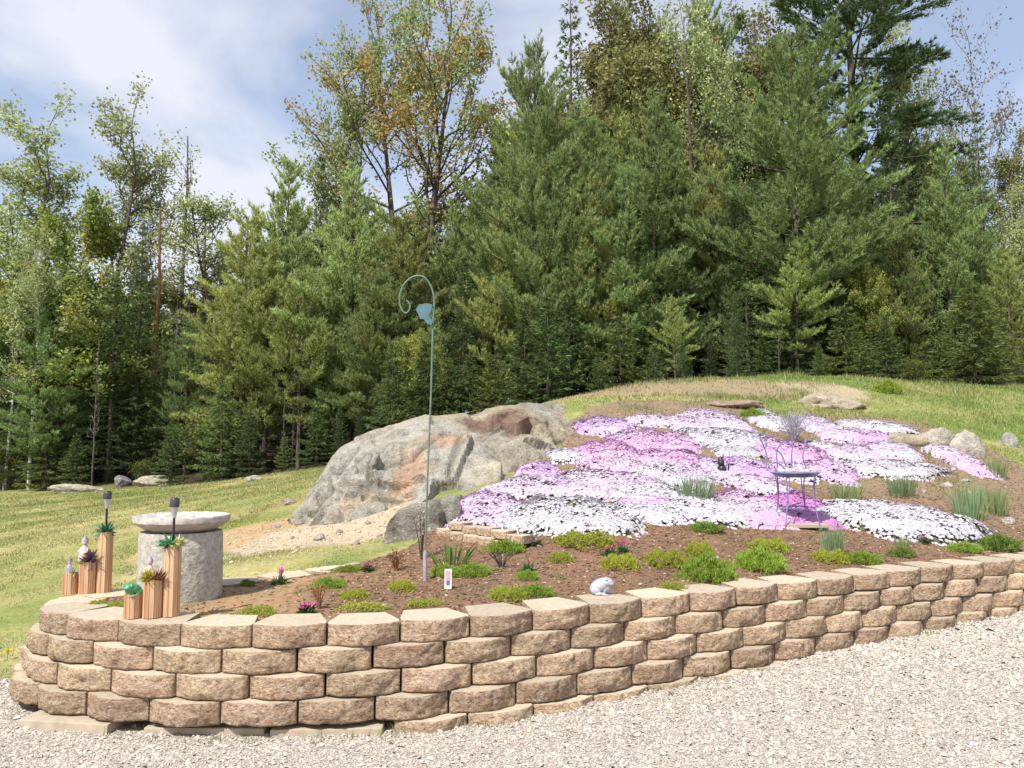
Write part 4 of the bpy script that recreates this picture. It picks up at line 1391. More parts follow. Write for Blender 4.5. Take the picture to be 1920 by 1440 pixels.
# trees one can pick out, left to right
named = [
 ('aspen_tree', 'aspen', -40, 95, 23.5, 'leafy pale green aspen cut off by the left edge', 1.25),
 ('aspen_tree', 'aspen', 165, 100, 25.0, 'tall airy aspen with dark trunk standing above the left treeline', 1.05),
 ('maple_tree', 'yellow_tree', 100, 345, 23.5, 'yellow and orange tinted young maple below the tall left aspen', .9),
 ('birch_tree', 'birch', 58, 415, 21.0, 'thin white-barked birch at the far left of the forest', 1.0),
 ('birch_tree', 'birch', 14, 430, 21.2, 'slender birch with pale trunk near the left edge', .9),
 ('maple_tree', 'yellow_tree', 130, 500, 21.9, 'low bright yellow green broadleaf tree in front of the left birch', 1.25),
 ('dead_tree', 'bare_snag', 326, 255, 26.0, 'bare grey dead tree of thin upright twigs against the sky', .95),
 ('dead_tree', 'twiggy', 285, 300, 27.0, 'leafless grey tree beside the rust coloured trunk', .7),
 ('dead_tree', 'rust_snag', 287, 388, 22.5, 'broken rust-red dead trunk standing bare above the left spruces', 1.0),
 ('dead_tree', 'bare_snag', 372, 395, 25.0, 'dense grey twiggy dead tree in the gap of the treeline', 1.3),
 ('aspen_tree', 'airy_tree', 432, 258, 25.5, 'thin-stemmed tree with one airy round crown left of the maple', 1.15),
 ('spruce_tree', 'spruce_b', 252, 420, 22.0, 'narrow dark spruce just left of the rust-red trunk', .85),
 ('spruce_tree', 'spruce_a', 20, 505, 21.8, 'dark blue green spruce at the left edge of the forest', 1.3),
 ('spruce_tree', 'spruce_b', 205, 520, 21.3, 'broad dark spruce in shade behind the cedar planters', 1.05),
 ('pine_tree', 'pine_c', 90, 560, 21.0, 'dark green pine leaning over the far left lawn edge', 1.1),
 ('pine_tree', 'pine_b', 452, 420, 20.6, 'olive yellow young pine with ragged side limbs left of the hook', 1.05),
 ('pine_tree', 'pine_a', 528, 318, 22.2, 'slender fresh green pine rising right of the treeline gap', .85),
 ('spruce_tree', 'spruce_b', 592, 290, 24.0, 'dark pointed spruce tip just left of the orange maple', .7),
 ('pine_tree', 'pine_a', 655, 330, 20.2, 'soft green white pine left of the shepherd hook', .95),
 ('maple_tree', 'maple', 765, -75, 23.5, 'tall two-stemmed maple flushed orange against the sky', 1.12),
 ('aspen_tree', 'aspen', 640, -40, 24.6, 'green leafy tree crowding the left side of the orange maple', .72),
 ('pine_tree', 'pine_b', 752, 420, 19.4, 'dense young pine right behind the curl of the hook', 1.05),
 ('pine_tree', 'pine_a', 850, 395, 20.5, 'yellowish white pine between the maple and the tall middle pine', .9),
 ('pine_tree', 'pine_big', 1005, 95, 18.6, 'tall middle white pine with bare grey lower trunk behind the outcrop', .72),
 ('spruce_tree', 'spruce_b', 1075, -40, 23.5, 'dark tall spruce with pointed crown right of the orange maple', .72),
 ('pine_tree', 'pine_c', 1110, 250, 18.4, 'blue green pine right of the tall middle pine', .9),
 ('maple_tree', 'aspen_b', 1165, -70, 22.5, 'tall thin maple with tinted leaves above the middle pines', 1.15),
 ('aspen_tree', 'aspen_b', 1215, -110, 23.0, 'tall pale-stemmed aspen reaching past the top above the middle pines', 1.0),
 ('pine_tree', 'pine_a', 1240, 195, 18.0, 'round-shouldered light green pine in the middle of the treeline', .95),
 ('aspen_tree', 'aspen', 1312, -90, 21.5, 'dark straight trunked tall tree left of the great pine', .8),
 ('aspen_tree', 'aspen_b', 1352, -60, 22.0, 'second straight trunked tall tree left of the great pine', 1.0),
 ('pine_tree', 'pine_big', 1505, 70, 17.2, 'great broad white pine dominating the right of the treeline', 1.08),
 ('pine_tree', 'pine_c', 1385, 330, 17.8, 'mid-sized pine tucked left of the great broad pine', .8),
 ('pine_tree', 'pine_dim', 1500, 455, 16.2, 'pale yellow green pine with spreading top in front of the great pine', 1.0),
 ('pine_tree', 'pine_dim', 1268, 560, 16.4, 'small pine with drooping bright limbs above the knoll', .9),
 ('aspen_tree', 'aspen_b', 1115, -60, 22.8, 'thin airy tree directly right of the dark tall spruce', .9),
 ('aspen_tree', 'aspen', 1265, -70, 22.6, 'leafy tall tree filling the skyline between the pale aspen and straight trunks', .85),
 ('pine_tree', 'pine_c', 1175, 20, 23.8, 'tall pine standing behind the thin maple above the pink phlox', .62),
 ('pine_tree', 'pine_big', 1335, 10, 23.2, 'tall pine behind the two straight trunked trees', .66),
 ('spruce_tree', 'spruce_b', 1410, 20, 22.8, 'slim dark spruce between the straight trunks and great pine', .7),
 ('aspen_tree', 'aspen', 1700, -40, 23.0, 'leafy tall tree behind the layered limbs of the old pine', .9),
 ('aspen_tree', 'aspen_b', 1475, -80, 23.4, 'airy crown directly above the great pine', 1.0),
 ('aspen_tree', 'aspen_b', 1425, -50, 22.4, 'airy tall tree just left of the great pine top', 1.0),
 ('aspen_tree', 'aspen', 1790, 190, 22.5, 'grey green airy tree between the old pine and the right sky', .9),
 ('pine_tree', 'pine_tall', 1625, -200, 20.5, 'old dark pine with flat layered limbs reaching past the top right', 1.1),
 ('spruce_tree', 'spruce_b', 1690, 175, 18.8, 'dark spruce right of the great broad pine', .8),
 ('pine_tree', 'pine_a', 1795, 290, 17.2, 'bushy light green pine left of the last dark spruce', .85),
 ('spruce_tree', 'spruce_b', 1862, 205, 19.0, 'tall dark spruce near the right edge', .75),
 ('aspen_tree', 'twiggy', 1850, 40, 23.0, 'nearly leafless grey tree against white sky at the right', .9),
 ('aspen_tree', 'birch', 1908, 330, 19.5, 'white-stemmed birch at the right edge', .9),
 ('maple_tree', 'aspen_b', 1925, 180, 21.5, 'budding reddish tree cut off by the right edge', .9),
 ('pine_tree', 'pine_b', 1700, 420, 17.0, 'shaded pine between the great pine and the right spruces', .8),
 ('pine_tree', 'pine_dim', 1905, 480, 16.4, 'dull olive pine at the right edge of the forest', .9),
 ('pine_tree', 'pine_b', 930, 420, 18.6, 'olive pine in shade left of the bare middle trunk', .85),
 ('pine_tree', 'pine_dim', 560, 520, 19.6, 'spreading shaded pine low behind the lawn', .9),
 ('pine_tree', 'pine_dim', 690, 560, 18.8, 'low pine with bright tufts behind the left end of the outcrop', .85),
 ('maple_tree', 'yellow_tree', 790, 610, 18.0, 'low yellow green broadleaf tree directly behind the hook pole', .9),
 ('maple_tree', 'yellow_tree', 1650, 480, 16.8, 'broadleaf sapling tree with sunlit yellow leaves under the great pine', .75),
]
for nm, kd, px, top, Y, lab, wd in named:
    tree(nm, kd, px, top, Y, lab, 'trees of the forest edge', wd)

# young conifers and bushes along the foot of the forest
ord_ = ['first', 'second', 'third', 'fourth', 'fifth', 'sixth', 'seventh', 'eighth', 'ninth', 'tenth', 'eleventh', 'twelfth', 'thirteenth', 'fourteenth', 'fifteenth', 'sixteenth',
        'seventeenth', 'eighteenth', 'nineteenth', 'twentieth', 'twenty-first', 'twenty-second', 'twenty-third', 'twenty-fourth', 'twenty-fifth', 'twenty-sixth', 'twenty-seventh', 'twenty-eighth', 'twenty-ninth', 'thirtieth',
        'thirty-first', 'thirty-second', 'thirty-third', 'thirty-fourth', 'thirty-fifth', 'thirty-sixth']
edge_px = np.array([(-80, 21.4), (0, 21.2), (300, 19.4), (500, 18.2), (600, 17.6), (800, 16.8), (1000, 16.2), (1300, 15.4), (1600, 15.4), (1980, 15.2)])
sap = []
px = -30
while px < 1960:
    Ye = np.interp(px, edge_px[:, 0], edge_px[:, 1]) + trnd.uniform(.0, 1.3)
    base_y = np.interp(px, [0, 300, 600, 800, 1000, 1300, 1600, 1920], [915, 905, 870, 800, 745, 710, 712, 722])
    sap.append((px, Ye, base_y - trnd.uniform(60, 190)))
    px += trnd.uniform(36, 66)
ci = {}
for px, Ye, tp in sap:
    kd = trnd.choices(['fir', 'fir_b', 'shrub', 'spruce_a'], [4, 3, 1.3, 2.4])[0]
    if kd == 'shrub':
        tp = min(tp + 60, np.interp(px, [0, 300, 600, 800, 1000, 1300, 1600, 1920], [915, 905, 870, 800, 745, 710, 712, 722]) - 40)
    w = {'fir': ('fir_tree', 'dense young fir'), 'fir_b': ('fir_tree', 'olive bushy young fir'), 'shrub': ('leafy_shrub', 'fresh green leafy shrub'), 'spruce_a': ('spruce_tree', 'half-grown dark spruce')}[kd]
    k = ci.get(kd, 0); ci[kd] = k + 1
    tree(w[0], kd, px, tp, Ye, f'{w[1]} at the forest foot, {ord_[k]} of its sort from left', 'young growth along the forest foot', trnd.uniform(.95, 1.3), cat='shrub' if kd == 'shrub' else 'tree')

# the close-set ranks behind them, up to the skyline
sky_px = np.array([(-200, 470), (60, 500), (230, 520), (300, 480), (390, 470), (430, 420), (520, 380), (600, 360), (700, 410), (850, 420), (930, 260), (1000, 200), (1150, 180), (1500, 200), (1700, 260), (1850, 320), (1930, 430), (2100, 400)])
def zone(px):
    for lim, w in ((300, 'left of the rust-red trunk'), (500, 'at the gap of the treeline'), (700, 'left of the hook'), (900, 'around the orange maple'), (1080, 'around the tall middle pine'), (1300, 'above the pink phlox'), (1450, 'left of the great pine'), (1650, 'behind the great pine')):
        if px < lim:
            return w
    return 'right of the great pine'
for row, (dY, stp, lift) in enumerate([(2.6, 62, 60), (5.4, 52, 20), (9.5, 50, 0)]):
    px = -160 + row * 25
    while px < 2080:
        Ye = np.interp(px, edge_px[:, 0], edge_px[:, 1]) + dY + trnd.uniform(-.8, .8)
        tp = np.interp(px, sky_px[:, 0], sky_px[:, 1]) + lift + trnd.uniform(0, 130)
        kd = trnd.choices(['spruce_a', 'spruce_b', 'pine_a', 'pine_b', 'pine_c', 'yellow_tree'], [2.4, 2.6, 3, 2.6, 2.6, .4])[0]
        nm = 'spruce_tree' if 'spruce' in kd else ('pine_tree' if 'pine' in kd else 'maple_tree')
        lab = {'spruce_tree': 'dark spruce', 'pine_tree': 'green pine', 'maple_tree': 'broadleaf tree'}[nm] + (' close behind the front trees', ' crowded deeper in the forest', ' far back in the forest')[row] + ', ' + zone(px)
        tree(nm, kd, px, tp, Ye, lab, 'trees deep in the forest', trnd.uniform(.85, 1.15))
        px += stp * trnd.uniform(.7, 1.3)

# bare slim trunks in the shade of the forest foot
for k, (px, top, Y, lab) in enumerate([(175, 620, 20.4, 'slim bare grey stem in front of the shaded spruces at the left'), (530, 740, 18.9, 'slim pale bare stem at the lawn edge, left one of a pair'),
                                       (548, 740, 19.3, 'slim pale bare stem at the lawn edge, right one of a pair'), (322, 560, 22, 'thin pale dead stem beside the rust-red trunk'),
                                       (1465, 560, 16.0, 'thin dead stem in the dark gap under the great pine'), (1600, 640, 15.8, 'leaning dead stem at the top of the knoll')]):
    t = tree('dead_tree', 'bare_snag', px, top, Y, lab, 'bare stems at the forest foot', .6)

for k in range(26):
    px = -150 + k * 90 + trnd.uniform(-25, 25)
    Ye = np.interp(px, edge_px[:, 0], edge_px[:, 1]) + 14 + trnd.uniform(-1, 1)
    tree('spruce_tree', 'spruce_a', px, np.interp(px, sky_px[:, 0], sky_px[:, 1]) + 130 + trnd.uniform(0, 90), Ye, 'dark spruce in the last dim rank of the forest, ' + zone(px), 'trees deep in the forest', 1.5, zoff=-.4)
# ---------------------------------------------------------------- grass
def blades(name, q, h, w, col, lean, label, seed, mat='grass', zf=None):
    r = np.random.default_rng(seed)
    n = len(q)
    z = (zf or fast_h)(q[:, 0], q[:, 1])
    p = np.stack([q[:, 0], q[:, 1], z - 0.004], 1)
    az = r.uniform(0, 6.283, n)
    side = np.stack([np.cos(az), np.sin(az), np.zeros(n)], 1) * w[:, None]
    az2 = r.uniform(0, 6.283, n)
    ln = np.abs(r.normal(0, lean, n))
    tip = p + np.stack([np.cos(az2) * ln, np.sin(az2) * ln, np.ones(n)], 1) * h[:, None]
    V = np.stack([p - side, p + side, tip], 1).reshape(-1, 3)
    me = np_mesh(name, V, np.arange(n * 3).reshape(-1, 3), M[mat], np.repeat(col, 3, 0))
    o = link(name, me)
    return tag(o, label, 'grass', kind='stuff')

def lawn_points(n, seed):
    """denser nearby: even in the picture"""
    r = np.random.default_rng(seed)
    px_ = r.uniform(-300, 2250, n)
    # sample by distance instead of by pixel
    Y = 4.0 * (20 / 4.0) ** r.random(n)
    x = (px_ - 960) / FPX * Y
    return np.stack([x, Y], 1)
q = lawn_points(500000, 3)
te = np.interp(q[:, 0], tree_edge[:, 0], tree_edge[:, 1])
ok = (sdist(q[:, 0], q[:, 1], bed_poly) < np.where(q[:, 1] > 5.7, 0.02, -0.13)) & (sdist(q[:, 0], q[:, 1], drive_edge) < -0.02) & (q[:, 1] < te + .5)
q = q[ok]
# the outcrop and the bare sand stay clear of turf
tm = turf_mix(q[:, 0], q[:, 1])
bare = (tm[:, 0] / tm[:, 1] > 1.17) & (np.random.default_rng(4).random(len(q)) > np.where(q[:, 1] > 9.5, .22, .06))
inrock = (q[:, 0] > np.interp(q[:, 1], [6.7, 7.4, 9], [-2.1, -2.05, -1.6])) & (q[:, 0] < 0.1) & (q[:, 1] > np.interp(q[:, 0], [-2, -1.2, 0.3], [7.0, 6.85, 7.7])) & (q[:, 1] < 9.3)
q = q[~bare & ~inrock]
rg = np.random.default_rng(6)
n = len(q)
Yq = q[:, 1]
right = q[:, 0] > 1.5
tall = np.where(right, np.clip(n2(q[:, 0], q[:, 1], 1.1, 80, 3) * 1.5 + 0.6, 0.1, 1.4), 0.0)
hh = rg.uniform(.010, .022, n) * (1 + tall * 1.6) * np.clip(Yq / 9, .8, 1.5) * np.clip(1 + 1.3 * n2(q[:, 0], q[:, 1], 3.0, 83, 3), .5, 2.0)
ww = 0.0022 * np.clip(Yq / 3.5, 1, 5)
cq = turf_mix(q[:, 0], q[:, 1]) * 1.3
cq = np.where((rg.random(n) < 0.22)[:, None], np.array((0.46, 0.39, 0.19)), cq)
cq = np.where((rg.random(n) < 0.25)[:, None], np.array((0.16, 0.24, 0.06)), cq)
blades('grass', q, hh, ww, cq, 0.55, 'short yellow green turf covering lawn and knoll', 5)

# weeds and thin grass creeping into the upper and right side of the bed
rw_ = np.random.default_rng(44)
q = np.stack([rw_.uniform(-.2, 7.0, 60000), rw_.uniform(5.4, 10.6, 60000)], 1)
wd_ = n2(q[:, 0], q[:, 1], 1.3, 91, 4) * 1.1 + np.clip((q[:, 0] - 2.2) * .22, -.2, .45) + np.clip((q[:, 1] - 8.4) * .22, -.35, .35)
q = q[(sdist(q[:, 0], q[:, 1], bed_poly) > -.3) & (rw_.random(len(q)) < wd_) & (q[:, 1] > 5.2 + .42 * q[:, 0])]
n = len(q)
cw = np.array([(0.16, 0.22, 0.06), (0.22, 0.25, 0.08), (0.30, 0.27, 0.13), (0.36, 0.30, 0.17)])[rw_.choice(4, n, p=[.35, .3, .2, .15])]
blades('weeds', q, rw_.uniform(.02, .07, n), np.full(n, .0045), cw, .6, 'thin weeds and grass spreading through the upper bed', 45)

# ---------------------------------------------------------------- creeping phlox
COLS = {'white': (0.60, 0.57, 0.62), 'lilac': (0.57, 0.40, 0.63), 'pale': (0.62, 0.49, 0.65), 'pink': (0.64, 0.41, 0.61), 'magenta': (0.56, 0.25, 0.51), 'blush': (0.65, 0.54, 0.64)}
def mat_patch(x0, y0, x1, y1, color, label, seed, hgt=0.085, name='phlox', cat='flowers', n_fl=2600, cov=1.0):
    cx = (x0 + x1) / 2
    nearp = onto(cx, y1 - 2); farp = onto(cx, max(y0 + 9, y0 + (y1 - y0) * .22))
    c = (nearp + farp) / 2
    rx = (x1 - x0) / 2 * c[1] / FPX * 1.2
    ry = max(abs(farp[1] - nearp[1]) / 2, rx * 0.38, 0.14) * 1.24
    r = np.random.default_rng(seed)
    nr, na = 24, 80
    t = thing(name, label, cat, (c[0], c[1], height(c[0], c[1])), 0, 'creeping phlox mats on the slope')
    an = np.linspace(0, 2 * math.pi, na, endpoint=False)
    wob_ = .98 + 0.42 * fbm(np.stack([np.cos(an) * 2.8, np.sin(an) * 2.8, np.full(na, seed * 1.3)], 1), seed, 3)
    def surf(rho, ang):
        w = np.interp(ang % (2 * math.pi), np.append(an, 2 * math.pi), np.append(wob_, wob_[0]))
        x = rho * w * rx * np.cos(ang); y = rho * w * ry * np.sin(ang)
        g = fast_h(c[0] + x, c[1] + y)
        lump = n2(c[0] + x, c[1] + y, 6.5, 77, 4) * 0.05
        z = g - c2 + hgt * np.sqrt(np.clip(1 - rho ** 4.0, 0, 1)) + lump * np.clip(1.1 - rho, 0, 1)
        return np.stack([x, y, z - 0.01], -1)
    c2 = t.location.z
    rings = np.linspace(0, 1, nr)
    V = np.concatenate([surf(np.full(na, q_), an) for q_ in rings])
    ii = np.arange(nr * na).reshape(nr, na)
    F = np.stack([ii[:-1], np.roll(ii[:-1], -1, 1), np.roll(ii[1:], -1, 1), ii[1:]], -1).reshape(-1, 4)
    me = np_mesh('foliage_mound', V, F, M['plant'], np.tile(np.array((0.11, 0.115, 0.06)), (len(V), 1)), True)
    link('foliage', me, t)
    area = math.pi * rx * ry
    n = int(min(n_fl * area * 3.2 + 120, 12000))
    rho = np.sqrt(r.random(n)) * 1.12; ang = r.uniform(0, 2 * math.pi, n)
    p = surf(rho, ang)
    thin = n2(p[:, 0] + c[0], p[:, 1] + c[1], 5.0, seed + 4, 3) * .75 + cov - np.clip((rho - .86) * 3.4, 0, .9) * np.where(np.sin(ang) < .2, 1, .6)
    kp = r.random(n) < np.maximum(thin, np.where(rho > 1.0, .10, 0))
    p, rho, ang = p[kp], rho[kp], ang[kp]
    n = len(p)
    # outward normals
    nn = norm(np.stack([np.cos(ang) * rho ** 3 * 1.1, np.sin(ang) * rho ** 3 * 1.1, np.ones(n) * .8], 1) + np.array(sun_dir) * .5 + r.normal(0, .30, (n, 3)))
    a = norm(np.cross(nn, r.normal(size=(n, 3)))); b = np.cross(nn, a)
    s = (0.0142 * np.clip(c[1] / 6.5, .9, 1.35)) * r.uniform(.8, 1.2, n)
    base = np.asarray(COLS[color]) * np.ones((n, 1))
    if color in ('pink', 'lilac', 'pale', 'blush'):
        alt = np.asarray(COLS[{'pink': 'pale', 'lilac': 'pale', 'pale': 'white', 'blush': 'pale'}[color]])
        k_ = np.clip(n2(p[:, 0] + c[0], p[:, 1] + c[1], 3.0, seed + 9, 2) * 1.6 + .2, 0, 1)[:, None]
        base = base * (1 - k_) + alt * k_
    w2 = np.clip(n2(p[:, 0] + c[0], p[:, 1] + c[1], 1.9, 500, 3) * 1.5 + .12, 0, .75)[:, None] * (0.0 if color in ('white', 'magenta') else 1.0)
    base = base * (1 - w2) + np.asarray(COLS['blush']) * w2
    base = base * (1 + r.normal(0, .05, n))[:, None]
    # ragged little petal discs
    th = np.arange(7) / 7 * 2 * math.pi
    rad = np.array((1.0, .72, 1.0, .8, 1.0, .72, .95))
    P_ = p + nn * 0.020
    V = P_[:, None] + (a[:, None] * (np.cos(th) * rad)[None, :, None] + b[:, None] * (np.sin(th) * rad)[None, :, None]) * s[:, None, None]
    F = np.arange(n * 7).reshape(n, 7)
    me = np_mesh('blossoms', V.reshape(-1, 3), F, M['petal'], np.clip(np.repeat(base, 7, 0), 0, .92))
    o = link('blossoms', me, t); o['kind'] = 'stuff'
    # needle leaves poking out
    m = int(min(650 * area + 80, 1300))
    rho = np.sqrt(r.random(m)); rho = np.where(r.random(m) < .82, r.uniform(.86, 1.05, m), rho); ang = r.uniform(0, 6.283, m)
    p = surf(rho, ang)
    dr = norm(np.stack([np.cos(ang) * rho, np.sin(ang) * rho, np.ones(m) * .7], 1))
    V, F, C = fan(p, dr, 4, .030, .004, .5, r, np.array((0.085, 0.10, 0.035)) * (1 + r.normal(0, .2, m))[:, None])
    o = link('leaves', np_mesh('leaves', V, F, M['plant'], np.clip(C, 0, 1)), t); o['kind'] = 'stuff'
    return t

phlox = [
 (1090, 780, 1180, 815, 'lilac', 'small lilac phlox mat highest on the left of the slope'),
 (1170, 775, 1290, 802, 'blush', 'long narrow blush phlox mat along the top of the slope'),
 (1290, 765, 1390, 810, 'blush', 'white and pink phlox mound at the top centre of the slope'),
 (1085, 820, 1185, 878, 'pink', 'bright pink phlox patch just below the lilac top mat'),
 (1165, 802, 1295, 852, 'pink', 'broad clear pink phlox patch in the upper middle'),
 (1290, 800, 1440, 842, 'white', 'wide white phlox drift in the upper middle of the slope'),
 (1195, 838, 1315, 888, 'pink', 'pink phlox patch right of centre below the white drift'),
 (1015, 838, 1082, 868, 'white', 'small white phlox tuft against the grey outcrop'),
 (975, 866, 1042, 902, 'lilac', 'little lilac phlox clump at the foot of the outcrop'),
 (915, 892, 1085, 935, 'pale', 'long pale lilac phlox bank below the outcrop face'),
 (850, 915, 962, 986, 'lilac', 'purple lilac phlox mat at the far left of the bed'),
 (1065, 880, 1215, 928, 'blush', 'washed-out blush phlox drift in the middle of the slope'),
 (1185, 862, 1330, 905, 'pale', 'pale lilac phlox mat above the grass tuft'),
 (950, 928, 1175, 1002, 'white', 'big white phlox drift along the lower left front'),
 (1130, 900, 1272, 948, 'white', 'white phlox drift left of the grey green grass tuft'),
 (1165, 926, 1262, 962, 'pink', 'pink phlox patch set into the lower white drift'),
 (1165, 944, 1285, 982, 'white', 'white phlox fringe under the pink patch at the lower front'),
 (1252, 930, 1400, 982, 'white', 'white phlox mat at the front between soil and pink mat'),
 (1350, 918, 1468, 984, 'pink', 'dense pink phlox mat left of the wire stand'),
 (1378, 890, 1472, 932, 'blush', 'blush phlox patch behind the left legs of the wire stand'),
 (1458, 918, 1558, 986, 'magenta', 'magenta phlox mat seen through the wire stand legs'),
 (1308, 855, 1362, 902, 'pale', 'pale phlox clump beside the small black figure'),
 (1360, 858, 1452, 898, 'lilac', 'lilac phlox mat right of the small black figure'),
 (1420, 822, 1532, 872, 'pink', 'pink phlox mat behind the top of the wire stand'),
 (1518, 858, 1592, 908, 'pink', 'pink phlox mat just right of the wire stand basin'),
 (1412, 770, 1478, 806, 'white', 'small white phlox mat high up beside the grey twiggy shrub'),
 (1498, 778, 1566, 816, 'pale', 'pale lilac phlox mound right of the grey twiggy shrub'),
 (1578, 785, 1696, 814, 'white', 'flat white phlox mat highest on the right of the slope'),
 (1588, 802, 1662, 834, 'lilac', 'purple phlox patch hanging below the flat white mat'),
 (1632, 826, 1712, 864, 'pale', 'rounded pale phlox mound in front of the tan rock ledge'),
 (1585, 862, 1762, 898, 'white', 'long white phlox mat above the right grass tufts'),
 (1556, 832, 1640, 868, 'blush', 'blush phlox patch between the purple patch and long white mat'),
 (1742, 836, 1802, 864, 'blush', 'pale pink phlox under the pale rounded boulder'),
 (1784, 850, 1846, 888, 'pink', 'small pink phlox mat at the far right of the slope'),
 (1562, 945, 1800, 1012, 'white', 'large oval white phlox mat standing alone at the lower right'),
 (1345, 836, 1424, 862, 'white', 'white phlox tuft left of the upper pink mat'),
 (1524, 822, 1562, 848, 'white', 'tiny white phlox tuft right of the wire stand top'),
 (1290, 905, 1330, 925, 'blush', 'tiny blush phlox tuft in the grey green grass'),
]
phlox += [
 (1100, 855, 1200, 895, 'pink', 'soft pink phlox filling the hollow left of centre'),
 (1040, 905, 1150, 940, 'blush', 'blush phlox bridging the pale bank and big white drift'),
 (1230, 882, 1330, 915, 'white', 'white phlox strip just above the grey green grass tuft'),
 (1450, 868, 1530, 905, 'blush', 'blush phlox right behind the wire stand basin'),
 (1540, 800, 1600, 832, 'pale', 'pale phlox left of the purple patch at the right'),
 (1260, 780, 1340, 812, 'pale', 'pale lilac phlox under the top centre mound'),
]
for k, (x0, y0, x1, y1, c_, lab) in enumerate(phlox):
    mat_patch(x0, y0, x1, y1, c_, lab, 100 + k, hgt=0.095 if k == 34 else 0.040)

# ---------------------------------------------------------------- green cushions, grass tufts, bedding flowers
def cushion_mesh(seed, green, leaf=0.014, n=560, flat=.45):
    r = np.random.default_rng(seed)
    d = norm(r.normal(size=(n, 3))); d[:, 2] = np.abs(d[:, 2])
    rad = r.uniform(.72, 1.05, n)[:, None]
    p = d * rad * np.array((1, 1, flat)) * (1 + .55 * fbm(d * 2.0, seed, 3))[:, None]
    V, F, C = fan(p * .93, norm(d + np.array((0, 0, .5))), 7, leaf * 7.5, leaf * 1.5, .75, r, np.asarray(green) * (1 + r.normal(0, .16, n))[:, None])
    return np_mesh('foliage', V, F, M['plant'], np.clip(C, 0, 1))
cush = [cushion_mesh(1, (0.34, 0.40, 0.055)), cushion_mesh(2, (0.24, 0.37, 0.05)), cushion_mesh(3, (0.38, 0.44, 0.075)), cushion_mesh(4, (0.19, 0.28, 0.06), .02)]
stem_me = MB().tube([(0, 0, -.05), (0.1, 0, .18), (.05, .05, .4)], [.05, .04, .02], 5).tube([(0, 0, -.05), (-.15, .05, .16), (-.2, 0, .36)], [.04, .03, .02], 5).mesh('stem', M['bark'])
def cushion(x0, y0, x1, y1, kind, label, name='sedum', cat='plant', raise_=1.0):
    cx = (x0 + x1) / 2
    b_ = onto(cx, y1 - 1)
    rx = (x1 - x0) / 2 * b_[1] / FPX * 1.02
    ry = rx * .68
    hz = max((y1 - y0) * b_[1] / FPX * .82 * raise_, .025)
    t = thing(name, label, cat, (b_[0], b_[1] + ry * .75, height(b_[0], b_[1] + ry * .75)), random.uniform(-.4, .4), 'green cushion plants in the bed')
    o = link('foliage', cush[kind], t); o['kind'] = 'stuff'
    o.scale = (rx, ry, hz / .55)
    s = link('stem', stem_me, t); s.scale = (rx * .6, ry * .6, hz)
    return t
cushions = [
 (1040, 1000, 1165, 1036, 0, 'long yellow green sedum below the white phlox drift'),
 (910, 1012, 985, 1046, 1, 'green sedum cushion right of the stepped edging stones'),
 (1130, 1037, 1205, 1073, 0, 'sedum cushion under the two magenta blooms'),
 (1212, 1028, 1295, 1071, 0, 'sedum cushion right of the two magenta blooms'),
 (1290, 1020, 1345, 1051, 0, 'small sedum cushion above the big bush on the wall'),
 (1283, 1046, 1386, 1100, 1, 'bright green bush hanging over the wall top'),
 (1384, 1036, 1481, 1079, 1, 'bright green bush right of the one that hangs over the wall'),
 (1410, 1010, 1490, 1039, 0, 'olive sedum cushion below the wire stand'),
 (1530, 1030, 1600, 1062, 0, 'yellow sedum, left half of the long mat by the right wall'),
 (1585, 1032, 1665, 1064, 1, 'green sedum, right half of the long mat by the right wall'),
 (915, 1100, 990, 1132, 0, 'yellow green sedum spreading along the wall, left of a pair'),
 (970, 1094, 1042, 1124, 1, 'yellow green sedum spreading along the wall, right of a pair'),
 (805, 1052, 862, 1086, 1, 'green sedum tuft at the foot of the spiky iris'),
 (850, 1054, 922, 1088, 1, 'green sedum cushion right of the plant tag'),
 (580, 1078, 646, 1106, 1, 'round green sedum left of the hook in the narrow bed'),
 (725, 1086, 780, 1112, 0, 'small yellow green sedum just left of the hook foot'),
 (635, 1104, 692, 1128, 0, 'flat yellow green sedum near the middle of the narrow bed'),
 (760, 1127, 826, 1143, 2, 'flat lime sedum behind the wall left of centre'),
 (630, 1136, 722, 1152, 2, 'flat lime sedum behind the wall under the magenta flower'),
 (440, 1140, 512, 1162, 2, 'lime sedum behind the wall right of the bird bath'),
 (625, 1060, 676, 1077, 1, 'small green sedum by the pale back edging'),
 (445, 1086, 476, 1104, 1, 'tiny green sedum beside the bird bath'),
 (1030, 1033, 1076, 1059, 0, 'small sedum cushion in the open mulch left of the blooms'),
 (968, 1066, 1012, 1092, 1, 'small sedum with pinkish tips in the open mulch'),
 (1293, 982, 1362, 1004, 3, 'dark green cushion at the edge of the white phlox'),
 (1140, 1128, 1140 + 50, 1128 + 14, 2, 'thin green tuft beside the frog figurine'),
 (155, 1124, 200, 1147, 2, 'olive sedum inside the rounded wall end, left of a pair'),
 (195, 1126, 242, 1149, 0, 'olive sedum inside the rounded wall end, right of a pair'),
 (1788, 1016, 1850, 1042, 1, 'green plant behind the wall at the right'),
 (1846, 1002, 1925, 1038, 3, 'dull green plant behind the wall at the right edge'),
 (1672, 1024, 1722, 1048, 3, 'grey green plant behind the wall right of the long sedum mat'),
 (1390, 762, 1440, 790, 1, 'fresh green clump on top of the slope'),
 (1645, 706, 1700, 742, 1, 'round green shrub on the crest of the knoll'),
 (1240, 1096, 1290, 1112, 2, 'thin yellow green tuft on the wall left of the hanging bush'),
]
for x0, y0, x1, y1, k, lab in cushions:
    cushion(x0, y0, x1, y1, k, lab, raise_=1.35 if 'bush' in lab else 1.0, name='bush' if 'bush' in lab else 'sedum')

